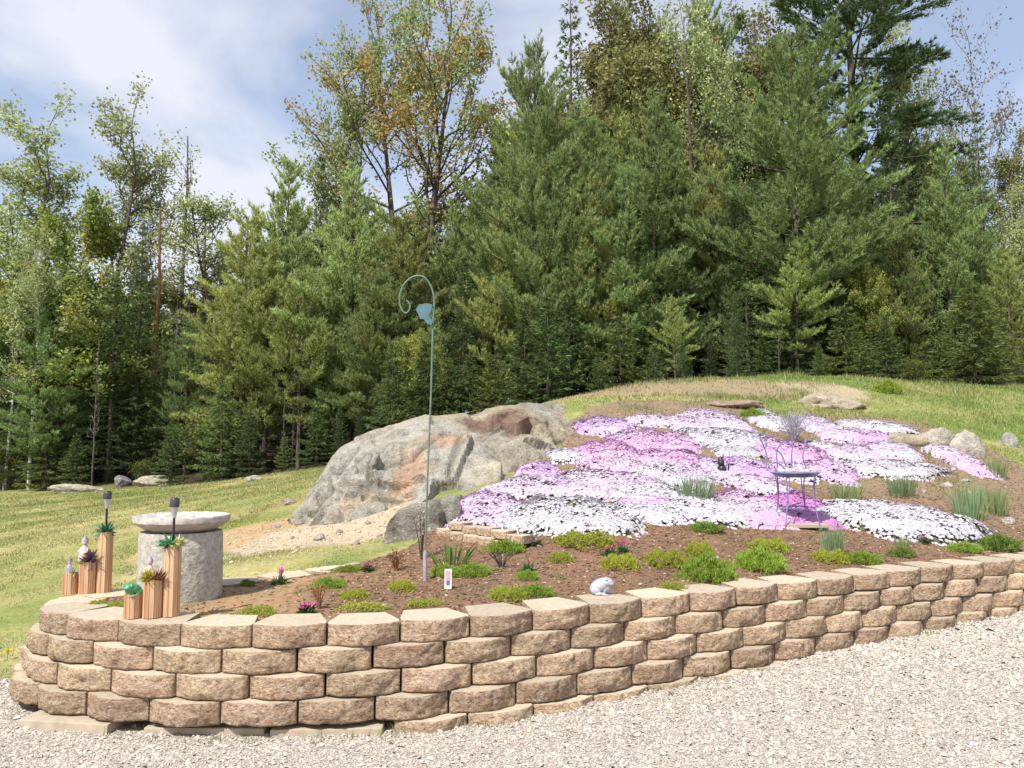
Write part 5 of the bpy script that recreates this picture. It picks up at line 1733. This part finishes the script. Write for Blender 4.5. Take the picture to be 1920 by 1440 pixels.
def tuft_mesh(seed, green, n=90, wid=.05, lean=.35):
    r = np.random.default_rng(seed)
    V, F = [], []
    for k in range(n):
        a = r.uniform(0, 6.28); rd = math.sqrt(r.random()) * .8
        p = np.array((math.cos(a) * rd, math.sin(a) * rd, -.03))
        d = norm(np.array((math.cos(a) * rd * lean * 1.4 + r.normal(0, .12), math.sin(a) * rd * lean * 1.4 + r.normal(0, .12), 1)))
        L_ = r.uniform(.55, 1.05)
        sd = norm(np.cross(d, r.normal(size=3))) * wid
        mid = p + d * L_ * .55; tip = p + d * L_ + np.array((d[0], d[1], -.1)) * .15
        b = len(V)
        V += [p - sd * .7, p + sd * .7, mid + sd, mid - sd, tip]
        F += [(b, b + 1, b + 2), (b, b + 2, b + 3), (b + 3, b + 2, b + 4)]
    cols = np.asarray(green) * (1 + np.repeat(r.normal(0, .16, n), 5))[:, None]
    return np_mesh('blades', np.array(V), np.array(F), M['plant'], np.clip(cols, 0, 1))
tufts = [tuft_mesh(1, (0.24, 0.33, 0.13), 150, .020, .45), tuft_mesh(2, (0.20, 0.31, 0.15), 170, .018, .4), tuft_mesh(3, (0.13, 0.22, 0.05), 40, .045, 1.0)]
def tuft(x0, y0, x1, y1, k, label, name='grass_tuft', cat='plant'):
    b_ = onto((x0 + x1) / 2, y1 - 1)
    rx = (x1 - x0) / 2 * b_[1] / FPX
    h = (y1 - y0) * b_[1] / FPX
    t = thing(name, label, cat, (b_[0], b_[1] + rx * .3, height(b_[0], b_[1] + rx * .3)), random.uniform(0, 6), 'grassy tufts in the bed')
    o = link('blades', tufts[k], t); o['kind'] = 'stuff'
    o.scale = (rx * (1.1 if k == 2 else .85), rx * (1.0 if k == 2 else .6), h)
    return t
tuft(1262, 886, 1356, 944, 1, 'grey green grass tuft in the middle of the phlox')
tuft(1545, 900, 1642, 948, 0, 'green grass tuft right of the wire stand')
tuft(1650, 888, 1742, 934, 1, 'green grass tuft under the long white phlox mat')
tuft(1788, 896, 1862, 978, 1, 'tall blue green tuft right of the oval white phlox')
tuft(1835, 905, 1905, 970, 0, 'paler tall tuft beside the blue green one at the right')
tuft(1535, 980, 1595, 1042, 1, 'soft green tuft left of the oval white phlox front')
tuft(1680, 1004, 1712, 1034, 0, 'little green tuft in front of the oval white phlox')
tuft(1850, 850, 1900, 900, 0, 'meadow grass tuft at the right edge of the slope')
tuft(806, 1002, 882, 1064, 2, 'spiky dark green iris behind the plant tag', 'iris')

def bloom(px, py, label, color, n=5, size=.018, stem=.06, name='garden_flower', leafy=True):
    b_ = onto(px, py + 8)
    r = np.random.default_rng(int(px))
    t = thing(name, label, 'flower', (b_[0], b_[1], b_[2]), 0, 'single bedding flowers')
    st_ = MB(); heads = []
    for k in range(n):
        p = np.array((r.normal(0, size * .9), r.normal(0, size * .9), stem * r.uniform(.7, 1.2)))
        st_.tube([(p[0] * .3, p[1] * .3, -.01), p], [.0022, .0016], 4)
        heads.append(p)
    st_.build('stems', M['frog_green'], t)
    for p in heads:
        V = [p]; F = []
        for j in range(10):
            a = j * .6283; q_ = size * (1.0 if j % 2 == 0 else .55)
            V.append(p + np.array((math.cos(a) * q_, math.sin(a) * q_ * .8 - .002, .004 + r.normal(0, .002) + (.006 if j % 2 == 0 else 0))))
        F = [(0, 1 + j, 1 + (j + 1) % 10) for j in range(10)]
        link('blossom', np_mesh('blossom', np.array(V), np.array(F), M['petal'], np.tile(np.array(color), (11, 1))), t)
    if leafy:
        m = 26
        d = norm(r.normal(size=(m, 3))); d[:, 2] = np.abs(d[:, 2])
        V, F, C = fan(d * .022 * np.array((1, 1, .6)), d, 4, .04, .006, .6, r, np.tile(np.array((.07, .13, .04)), (m, 1)))
        o = link('leaves', np_mesh('leaves', V, F, M['plant'], C), t); o['kind'] = 'stuff'
    return t
MAG = (0.62, 0.06, 0.30)
bloom(573, 1142, 'bright magenta flower lying low behind the wall', (0.70, 0.08, 0.42), 7, .022, .03)
bloom(1143, 1036, 'magenta bloom left of a pair in the mulch', MAG, 5, .022, .05)
bloom(1170, 1030, 'dark magenta bloom right of a pair in the mulch', (0.5, 0.04, 0.2), 5, .022, .06)
bloom(524, 1088, 'pink flower on dark leaves by the pale back edging', (0.66, 0.25, 0.46), 6, .02, .085)
bloom(990, 1066, 'small crimson bloom over a sedum in the mulch', (0.55, 0.06, 0.14), 4, .016, .06)
bloom(690, 1066, 'faded crimson flowers below the pale back edging', (0.38, 0.10, 0.17), 5, .018, .03)
bloom(1155, 974, 'pink bloom at the lower edge of the white phlox', (0.76, 0.34, 0.60), 6, .022, .04)
bloom(1100, 986, 'rose bloom left of the pink one at the white phlox edge', (0.72, 0.36, 0.44), 5, .02, .04)
bloom(1005, 1018, 'tiny violet flowers in the mulch below the white drift', (0.50, 0.42, 0.70), 5, .014, .03)
bloom(1732, 1012, 'faded pink bloom in front of the oval white phlox', (0.60, 0.34, 0.42), 3, .018, .05)

# dandelion in the turf at the left edge
b_ = onto(13, 1242)
t = thing('dandelion', 'yellow dandelion in the turf at the left edge', 'flower', b_)
MB().tube([(0, 0, 0), (0.004, 0, .05)], [.002, .0016], 5).build('stem', M['frog_green'], t)
r = np.random.default_rng(2)
d = norm(r.normal(size=(40, 3))); d[:, 2] = np.abs(d[:, 2]) * .5
V, F, C = fan(np.tile(np.array((.004, 0, .05)), (40, 1)), d, 2, .02, .004, .2, r, np.tile(np.array((.78, .66, .03)), (40, 1)))
link('blossom', np_mesh('blossom', V, F, M['petal'], C), t)['kind'] = 'stuff'

def twig_bush(px, py, h_px, w_px, label, mat, seed, n=26, buds=None, name='bare_shrub', Y=None):
    b_ = onto(px, py) if Y is None else P(px, py, Y)
    k = b_[1] / FPX
    H, W = h_px * k, w_px * k / 2
    r = np.random.default_rng(seed)
    t = thing(name, label, 'shrub', b_)
    tw = MB(); tips = []
    for i in range(n):
        a = r.uniform(0, 6.28); q_ = np.array((math.cos(a), math.sin(a), 0)) * W * r.uniform(.2, 1)
        top = np.array((q_[0], q_[1], H * r.uniform(.55, 1)))
        mid = q_ * .4 + np.array((0, 0, top[2] * .5))
        tw.tube([(0, 0, -.02), mid, top], [.004, .003, .0015], 4, False)
        for j in range(3):
            s = mid + (top - mid) * r.uniform(.2, 1); e = s + norm(r.normal(size=3) + np.array((0, 0, .8))) * H * .22
            tw.tube([s, e], [.002, .001], 3, False); tips += [e, s]
    tw.build('twigs', M[mat], t)['kind'] = 'stuff'
    if buds is not None:
        tips = np.array(tips)
        V, F, C = leaf_quads(tips + r.normal(0, .01, tips.shape), .011, r, np.tile(np.array(buds), (len(tips), 1)))
        link('buds', np_mesh('buds', V, F, M['plant'], C), t)['kind'] = 'stuff'
    return t
twig_bush(790, 1050, 92, 46, 'bare twiggy shrub with pale buds behind the hook pole', 'bark', 3, 9, (0.46, 0.44, 0.35))
twig_bush(1488, 832, 60, 76, 'round grey twiggy shrub above the wire stand', 'grey_figure', 4, 46, (0.40, 0.37, 0.44))
twig_bush(598, 1142, 48, 34, 'small bare red-brown stems behind the wall, beside the magenta flower', 'bark_rust', 5, 12)
twig_bush(742, 1072, 34, 44, 'dry brown twigs by the pale back edging', 'bark_rust', 6, 16, (0.25, 0.16, 0.09))
twig_bush(940, 1066, 30, 50, 'dry brown leftover stems in the mulch below the green sedum', 'bark', 7, 14)

# stray grass at the foot of the wall
rs_ = np.random.default_rng(61)
wl_ = offset_line(wall_line, .135)
kq = rs_.integers(40, 300, 40)
q = np.repeat(wl_[np.minimum(kq, len(wl_) - 1)], 9, 0) + rs_.normal(0, .025, (360, 2))
q = q[(q[:, 0] > -2.2) & (q[:, 1] < 6)]
blades('wall_foot_grass', q, rs_.uniform(.015, .05, len(q)), np.full(len(q), .002), np.tile(np.array((.2, .25, .08)), (len(q), 1)) * rs_.uniform(.7, 1.3, (len(q), 1)), .5, 'stray grass blades along the foot of the wall', 62, zf=lambda x, y: gravel_z(x, y))
# ---------------------------------------------------------------- bird bath on its drum
bb = onto(341, 1138)
bb_c = (P(341, 1000, bb[1] + .18)[0], bb[1] + 0.18)
bz = height(*bb_c)
kk_ = bb_c[1] / FPX
t = thing('bird_bath', 'pale stone bird bath bowl on a round concrete drum', 'bird bath', (bb_c[0], bb_c[1], bz))
RB = 73.5 * kk_
HB = P(341, 995, bb_c[1])[2] - bz
MB().lathe([(RB * .97, -.03), (RB, .01), (RB * 1.0, HB * .3), (RB * .995, HB * .6), (RB * .985, HB * .93), (RB * .955, HB), (RB * .5, HB + .001)], 56, jit=.0012).build('drum', M['concrete'], t)
RW = 84.5 * kk_
MB().lathe([(RB * .55, HB - .002), (RB * .80, HB + .004), (RW * .88, HB + .030), (RW * .99, HB + .050), (RW * 1.0, HB + .072), (RW * .985, HB + .079), (RW * .93, HB + .076), (RW * .70, HB + .050), (RW * .3, HB + .036), (0.001, HB + .034)], 64, jit=.0008).build('bowl', M['bowl'], t)

# ---------------------------------------------------------------- stepped cedar planters with solar lights and ornaments
def planter(px, py, label, flip=1, rz=0.0):
    b_ = on_plane(px, py, TOPZ)
    t = thing('cedar_planter', label, 'planter', (b_[0], b_[1], TOPZ + .001), rz, 'stepped cedar planters')
    tops = []
    for (x, y, rad, h) in ((-.078, -.018, .037, .100), (0.0, -.012, .039, .158), (.070, .012, .036, .300)):
        tube = MB(); n = 12
        # a ring of upright staves
        first = None
        for k in range(n):
            a0, a1 = 2 * math.pi * (k + .05) / n, 2 * math.pi * (k + .95) / n
            V = []
            hh_ = h + brnd.gauss(0, .0015)
            for z in (0, hh_):
                for rr2 in (rad, rad - .010):
                    for a in (a0, a1):
                        V.append((x + rr2 * math.cos(a), y + rr2 * math.sin(a), z))
            m_ = MB().add(V, [(0, 1, 5, 4), (2, 6, 7, 3), (0, 4, 6, 2), (1, 3, 7, 5), (4, 5, 7, 6), (0, 2, 3, 1)])
            m_.build('stave', M['cedar'] if k % 3 else M['cedar_pale'], t, False)
        MB().lathe([(rad - .011, 0.004), (rad - .011, h - .014), (.0005, h - .012)], 16, (x, y, 0)).build('soil_fill', M['bark'], t)
        tops.append(np.array((b_[0], b_[1], TOPZ)) + np.array((x * math.cos(rz) - y * math.sin(rz), x * math.sin(rz) + y * math.cos(rz), h)))
    return tops

def succulent(p, label, cols, n=26, size=.03, seed=1, name='succulent', up=.9):
    r = np.random.default_rng(seed)
    t = thing(name, label, 'plant', p)
    d = norm(r.normal(size=(n, 3)) * np.array((1, 1, .6)) + np.array((0, 0, up)))
    pos = d * size * .35 + np.array((0, 0, .0))
    cs = np.array(cols)[r.integers(0, len(cols), n)]
    V, F, C = fan(pos, d, 3, size, size * .22, .35, r, cs * (1 + r.normal(0, .12, n))[:, None])
    link('leaves', np_mesh('leaves', V, F, M['plant'], np.clip(C, 0, 1)), t)['kind'] = 'stuff'
    MB().tube([(0, 0, -.02), (0, 0, size * .5)], [size * .16, size * .06], 6).build('stem', M['frog_green'], t)
    return t

def solar_light(p, label, h=.205):
    t = thing('solar_light', label, 'garden light', p, 0, 'small solar stake lights')
    MB().tube([(0, 0, -.05), (0, 0, h - .085)], [.0055, .0055], 8).build('stake', M['black'], t)
    MB().lathe([(.004, h - .088), (.008, h - .086), (.016, h - .045), (.0195, h - .040), (.010, h - .038)], 20).build('lens', M['lens'], t)
    c = MB().lathe([(.018, h - .0405), (.0205, h - .037), (.0205, h - .008), (.0175, h - .003)], 24).build('cap', M['solar'], t)
    MB().box((0, 0, h - .0015), (.011, .011, .0012)).build('solar_panel', M['black'], c, False)
    return t

tp = planter(287, 1156, 'stepped cedar planter of three log tubes in front of the bird bath drum', rz=0.05)
solar_light(tp[2], 'solar stake light seen against the bird bath bowl')
succulent(tp[2] + np.array((-.012, -.01, 0)), 'green trailing plant atop the tallest tube of the front planter', [(.06, .20, .09), (.10, .26, .12), (.22, .34, .24)], 30, .042, 1, 'trailing_plant', .5)
succulent(tp[2] + np.array((.030, -.018, .0)), 'pale yellow flower spray leaning right from the tallest front tube', [(.62, .58, .26), (.5, .52, .2)], 16, .034, 2, 'flower_spray', .45)
succulent(tp[1] + np.array((-.008, -.014, .0)), 'yellow blossom ball in the middle tube of the front planter', [(.55, .50, .06), (.45, .42, .05), (.20, .26, .05)], 40, .036, 3, 'flower_ball', .7)
succulent(tp[1] + np.array((.026, -.014, .0)), 'red leaved plant in the middle tube of the front planter', [(.34, .06, .05), (.22, .05, .05), (.12, .16, .07), (.4, .24, .2)], 22, .034, 4, 'red_plant', .9)

def frog(name, p, L_, label, mat, eye_mat, rz=0.0, look=1):
    """sitting frog, nose towards local +x, one continuous body"""
    m_ = MB()
    e = lambda c, r_, rot=None: m_.ellipsoid(np.array(c), np.array(r_), 18, 12, rot)
    ry = lambda a: np.array(((math.cos(a), 0, math.sin(a)), (0, 1, 0), (-math.sin(a), 0, math.cos(a))))
    e((-.03, 0, .33), (.44, .33, .27), ry(-.48))         # trunk rising to the head
    e((-.24, 0, .20), (.20, .26, .18))                   # rump
    e((.21, 0, .47), (.29, .30, .185), ry(.0))          # head
    e((.34, 0, .43), (.20, .26, .12), ry(.05))            # muzzle
    e((.20, 0, .27), (.20, .23, .22))                    # chest and throat
    for s in (-1, 1):
        e((.22, s * .20, .60), (.07, .055, .05))        # eye bumps
        e((-.20, s * .26, .17), (.20, .085, .15), ry(.25))   # thigh
        e((-.02, s * .30, .06), (.22, .06, .055), ry(-.12))  # shank
        e((.17, s * .32, .025), (.11, .07, .028))        # hind foot
        e((.16, s * .19, .20), (.06, .055, .20), ry(.22))    # fore leg
        e((.22, s * .21, .025), (.09, .065, .026))       # fore foot
        for k in (-1, 0, 1):
            e((.27, s * (.32 + k * .035), .017), (.055, .016, .016))
            e((.31, s * (.21 + k * .035), .016), (.05, .015, .015))
    me = m_.mesh(name, M[mat])
    tmp = bpy.data.objects.new('tmp', me); COL.objects.link(tmp)
    md = tmp.modifiers.new('r', 'REMESH'); md.mode = 'VOXEL'; md.voxel_size = .014
    sm_ = tmp.modifiers.new('s', 'SMOOTH'); sm_.factor = .6; sm_.iterations = 5
    dg = bpy.context.evaluated_depsgraph_get()
    body = bpy.data.meshes.new_from_object(tmp.evaluated_get(dg))
    bpy.data.objects.remove(tmp)
    body.polygons.foreach_set('use_smooth', np.ones(len(body.polygons), bool))
    t = thing(name, label, 'figurine', p, rz)
    t.scale = (L_, L_, L_)
    link('body', body, t)
    for s in (-1, 1):
        MB().ellipsoid((.235, s * .262, .575), (.036, .022, .030), 10, 8).build('eye', M[eye_mat], t)
        MB().tube([(.54, 0, .395), (.45, s * .20, .395), (.28, s * .293, .405)], [.010, .010, .006], 5).build('mouth_line', M['tag_dark'], t)
    return t
fp = on_plane(1128, 1117, TOPZ)
frog('frog_figurine', (fp[0], fp[1] + .035, TOPZ + .001), .126, 'white stone frog figurine sitting on the wall top', 'frog_white', 'teal_dot', rz=-.12)
frog('frog_figurine', tuple(tp[0] + np.array((0, -.004, -.008))), .085, 'little green frog figurine in the shortest tube of the front planter', 'frog_green', 'white', rz=-2.2)

def figure(p, h, label, mat, mat2, rz=0):
    """small standing resin figure: robe, arms, head and cap"""
    t = thing('figurine', label, 'figurine', p, rz)
    m_ = MB()
    m_.lathe([(.20 * h, 0), (.23 * h, .03 * h), (.19 * h, .3 * h), (.14 * h, .52 * h), (.08 * h, .60 * h), (.06 * h, .63 * h)], 18)
    m_.build('body', M[mat], t)
    for s in (-1, 1):
        MB().tube([(s * .12 * h, 0, .52 * h), (s * .21 * h, -.05 * h, .38 * h), (s * .10 * h, -.17 * h, .34 * h)], [.05 * h, .045 * h, .04 * h], 8).build('arm', M[mat], t)
    MB().ellipsoid((0, 0, .72 * h), (.115 * h, .12 * h, .125 * h), 14, 10).build('head', M['pink_figure'], t)
    MB().lathe([(.125 * h, .76 * h), (.11 * h, .82 * h), (.05 * h, .93 * h), (.008 * h, 1.0 * h)], 14).build('cap', M[mat2], t)
    return t
figure(tuple(tp[1] + np.array((-.022, .012, -.004))), .105, 'small grey resin figure behind the yellow blossoms of the front planter', 'pink_figure', 'grey_figure', .3)

tq = planter(165, 1112, 'stepped cedar planter standing at the back of the rounded wall end', rz=0.05)
solar_light(tq[2], 'solar stake light above the lawn at the left')
succulent(tq[2] + np.array((0, -.012, 0)), 'dark green trailing plant atop the tallest tube of the back planter', [(.05, .16, .08), (.09, .24, .13), (.16, .34, .2)], 30, .042, 6, 'trailing_plant', .5)
figure(tuple(tq[1] + np.array((-.02, .0, -.004))), .135, 'grey resin figure in the middle tube of the back planter', 'pink_figure', 'grey_figure', -.3)
succulent(tq[1] + np.array((.022, -.014, 0)), 'purple leaved plant in the middle tube of the back planter', [(.12, .05, .09), (.18, .09, .14), (.10, .16, .08)], 34, .046, 7, 'purple_plant', .8)
succulent(tq[1] + np.array((-.008, -.02, -.002)), 'small yellow green blossom in the middle tube of the back planter', [(.46, .46, .10), (.30, .36, .08)], 18, .024, 8, 'flower_spray', .7)
figure(tuple(tq[0] + np.array((-.008, .0, -.004))), .085, 'little grey resin figure in the shortest tube of the back planter', 'grey_figure', 'tag_dark', .2)
succulent(tq[0] + np.array((.02, -.012, 0)), 'pale blossom in the shortest tube of the back planter', [(.6, .56, .34), (.5, .5, .3)], 14, .024, 9, 'flower_spray', .7)

# ---------------------------------------------------------------- shepherd hook
hb = onto(797, 1090)
t = thing('shepherd_hook', 'tall green iron shepherd hook with curled top', 'garden hook', hb)
Yh = hb[1]
hp = lambda px, py: P(px, py, Yh) - np.array(hb)
MB().tube([hp(797, 1100), hp(798, 1000), hp(803, 860), hp(808, 740), hp(812, 600), hp(814, 572)], [.0052] * 6, 8).build('pole', M['green_metal'], t)
curl_px = [(814, 572), (814, 560), (811, 545), (805, 531), (797, 521), (787, 517), (777, 518), (766, 524), (757, 534), (751, 548), (749, 562), (751, 575), (755, 583), (761, 587), (766, 583), (769, 575), (767, 568), (762, 563)]
cpts = np.array([hp(*q) for q in curl_px])
ct = np.stack([catmull(cpts[:, [0, 2]], 5)[:, 0], np.interp(np.linspace(0, 1, len(catmull(cpts[:, [0, 2]], 5))), np.linspace(0, 1, len(cpts)), cpts[:, 1]), catmull(cpts[:, [0, 2]], 5)[:, 1]], 1)
MB().tube(ct, np.linspace(.0052, .0038, len(ct)), 8).build('curl', M['green_metal'], t)
MB().tube([hp(797, 1098), hp(797, 1040), hp(798, 1032)], [.0105, .0105, .007], 8).build('ground_sleeve', M['grey_figure'], t)
# flat hanging ornament
oo = thing('hanging_ornament', 'flat teal blue ornament hanging inside the hook curl', 'ornament', P(799, 572, Yh - .012))
out = [(786, 571), (800, 568), (811, 571), (808, 584), (804, 590), (811, 603), (809, 610), (800, 606), (795, 598), (788, 598), (784, 588), (779, 580)]
org_ = P(799, 572, Yh - .012)
fr = [P(a_, b2, Yh - .015) - org_ for a_, b2 in out]
bk = [q_ + np.array((0, .007, 0)) for q_ in fr]
nn_ = len(out)
MB().add(fr + bk, [tuple(range(nn_)), tuple(range(nn_, 2 * nn_))[::-1]] + [(i, (i + 1) % nn_, nn_ + (i + 1) % nn_, nn_ + i) for i in range(nn_)]).build('plate', M['teal'], oo, False)
MB().tube([P(800, 568, Yh - .012) - org_, P(806, 535, Yh) - org_], [.0012, .0012], 4).build('hanger', M['black'], oo)

# ---------------------------------------------------------------- plant tag
tb = onto(840, 1108)
t = thing('plant_tag', 'white printed plant tag stuck in the mulch', 'plant tag', tb, .06)
kt = tb[1] / FPX
MB().box((0, 0, 20 * kt), (6.5 * kt, .0012, 18 * kt)).build('card', M['white'], t, False)
MB().box((-.001, -.0018, 27 * kt), (4.6 * kt, .0006, 8 * kt)).build('picture_print', M['tag_pink'], t, False)
MB().box((0, -.0018, 13 * kt), (3.2 * kt, .0006, 4.5 * kt)).build('picture_print', M['tag_dark'], t, False)
MB().box((0, 0.0016, .0), (2 * kt, .001, .03)).build('stake', M['white'], t, False)

# ---------------------------------------------------------------- wire stand with basin
wb = onto(1494, 986)
kw = wb[1] / FPX
t = thing('wire_stand', 'dark wrought wire stand with blue grey basin and scrolled back', 'garden stand', wb)
zb = 98 * kw                                     # height of the basin rim
rw = 43 * kw
MB().lathe([(rw * .55, zb - .036), (rw * .85, zb - .030), (rw * .97, zb - .010), (rw, zb), (rw * .97, zb + .002), (rw * .90, zb - .008), (rw * .5, zb - .024), (.001, zb - .026)], 36).build('basin', M['basin'], t)
for k, a in enumerate((R(225), R(315), R(45), R(135))):
    top = np.array((math.cos(a) * rw * .86, math.sin(a) * rw * .86, zb - .02)); ft = np.array((math.cos(a) * rw * 1.08, math.sin(a) * rw * 1.08, -.02))
    mid = np.array((math.cos(a) * rw * .66, math.sin(a) * rw * .66, zb * .55))
    s = np.linspace(0, 1, 12)[:, None]
    pts = (1 - s) ** 2 * top + 2 * s * (1 - s) * mid + s * s * ft
    MB().tube(pts, .0042, 6).build('leg', M['dark_metal'], t)
    # second wire of the leg
    side = np.array((-math.sin(a), math.cos(a), 0)) * .022
    MB().tube(pts[:9] + side * np.linspace(1, 0, 9)[:, None] * 1.2, .0035, 5).build('leg_brace', M['dark_metal'], t)
ring = lambda rr2, z, n=28: np.array([(math.cos(q_) * rr2, math.sin(q_) * rr2, z) for q_ in np.linspace(0, 2 * math.pi, n)])
MB().tube(ring(rw * .80, zb * .33), .0035, 5, False).build('hoop', M['dark_metal'], t)
MB().tube(ring(rw * 1.01, zb - .002), .005, 6, False).build('rim_wire', M['dark_metal'], t)
yb = rw * .8
zz_ = lambda py: (986 - py) * kw
xx_ = lambda px: (px - 1494) * kw
for line in ([(1450, 882), (1453, 860), (1447, 838), (1440, 822)], [(1528, 882), (1522, 862), (1526, 838), (1530, 824)],
             [(1473, 880), (1472, 850), (1480, 836), (1492, 832), (1502, 840), (1500, 856), (1500, 880)],
             [(1488, 876), (1484, 862), (1478, 852), (1470, 846)], [(1455, 878), (1466, 870), (1478, 874), (1486, 882)]):
    q_ = catmull([(xx_(a_), zz_(b2)) for a_, b2 in line], 6)
    MB().tube(np.stack([q_[:, 0], np.full(len(q_), yb), q_[:, 1]], 1), .0060, 5).build('scroll', M['dark_metal'], t)
o = MB().box((0, 0, 0), (50 * kw, .09, .012)).build('paving_slab', M['slab'], None, False, .003)
o.location = (wb[0], wb[1] - .02, wb[2] + .004)
tag(o, 'narrow pale slab under the wire stand', 'slab')

# ---------------------------------------------------------------- small black figure in the phlox
fb = onto(1354, 894)
kf = fb[1] / FPX
t = thing('figurine', 'small black garden figure with pricked ears among the phlox', 'figurine', fb)
h_ = 34 * kf
m_ = MB(); m_.ellipsoid((0, 0, h_ * .30), (h_ * .26, h_ * .24, h_ * .34), 16, 10); m_.build('body', M['black'], t)
m_ = MB(); m_.ellipsoid((-.06 * h_, -.05 * h_, h_ * .70), (h_ * .19, h_ * .18, h_ * .17), 14, 10); m_.build('head', M['black'], t)
for s in (-1, 1):
    MB().lathe([(.07 * h_, 0), (.05 * h_, .12 * h_), (.006 * h_, .24 * h_)], 8, (-.06 * h_ + s * .11 * h_, -.05 * h_, h_ * .80)).build('ear', M['black'], t)
    MB().tube([(s * .12 * h_, -.2 * h_, h_ * .3), (s * .13 * h_, -.24 * h_, 0)], [.06 * h_, .05 * h_], 7).build('leg', M['black'], t)
MB().tube([(.2 * h_, .1 * h_, .1 * h_), (.36 * h_, .1 * h_, .2 * h_), (.40 * h_, .08 * h_, .55 * h_), (.34 * h_, .05 * h_, .66 * h_)], [.045 * h_] * 3 + [.025 * h_], 7).build('tail', M['black'], t)

# ---------------------------------------------------------------- short stepped edging of small blocks by the hook
e0, e1 = onto(818, 1000), onto(930, 1026)
edging = thing('block_edging', 'short stepped run of small tan blocks between hook pole and lilac phlox', 'edging')
edir = np.array((e1[0] - e0[0], e1[1] - e0[1])); elen = np.linalg.norm(edir); edir /= elen
eback = np.array((-edir[1], edir[0]))
es = .55; ne = max(3, int(elen / (es * .30)) + 1)
for k in range(ne):
    for lay in (0, 1):
        s_ = (k + .5 + .45 * lay) * es * .302
        xy = np.array(e0[:2]) + edir * s_ + eback * (.055 * lay)
        place_block(xy[0], xy[1], height(*(np.array(e0[:2]) + edir * s_)) + .040 + .0502 * lay, math.atan2(edir[1], edir[0]), es, edging)
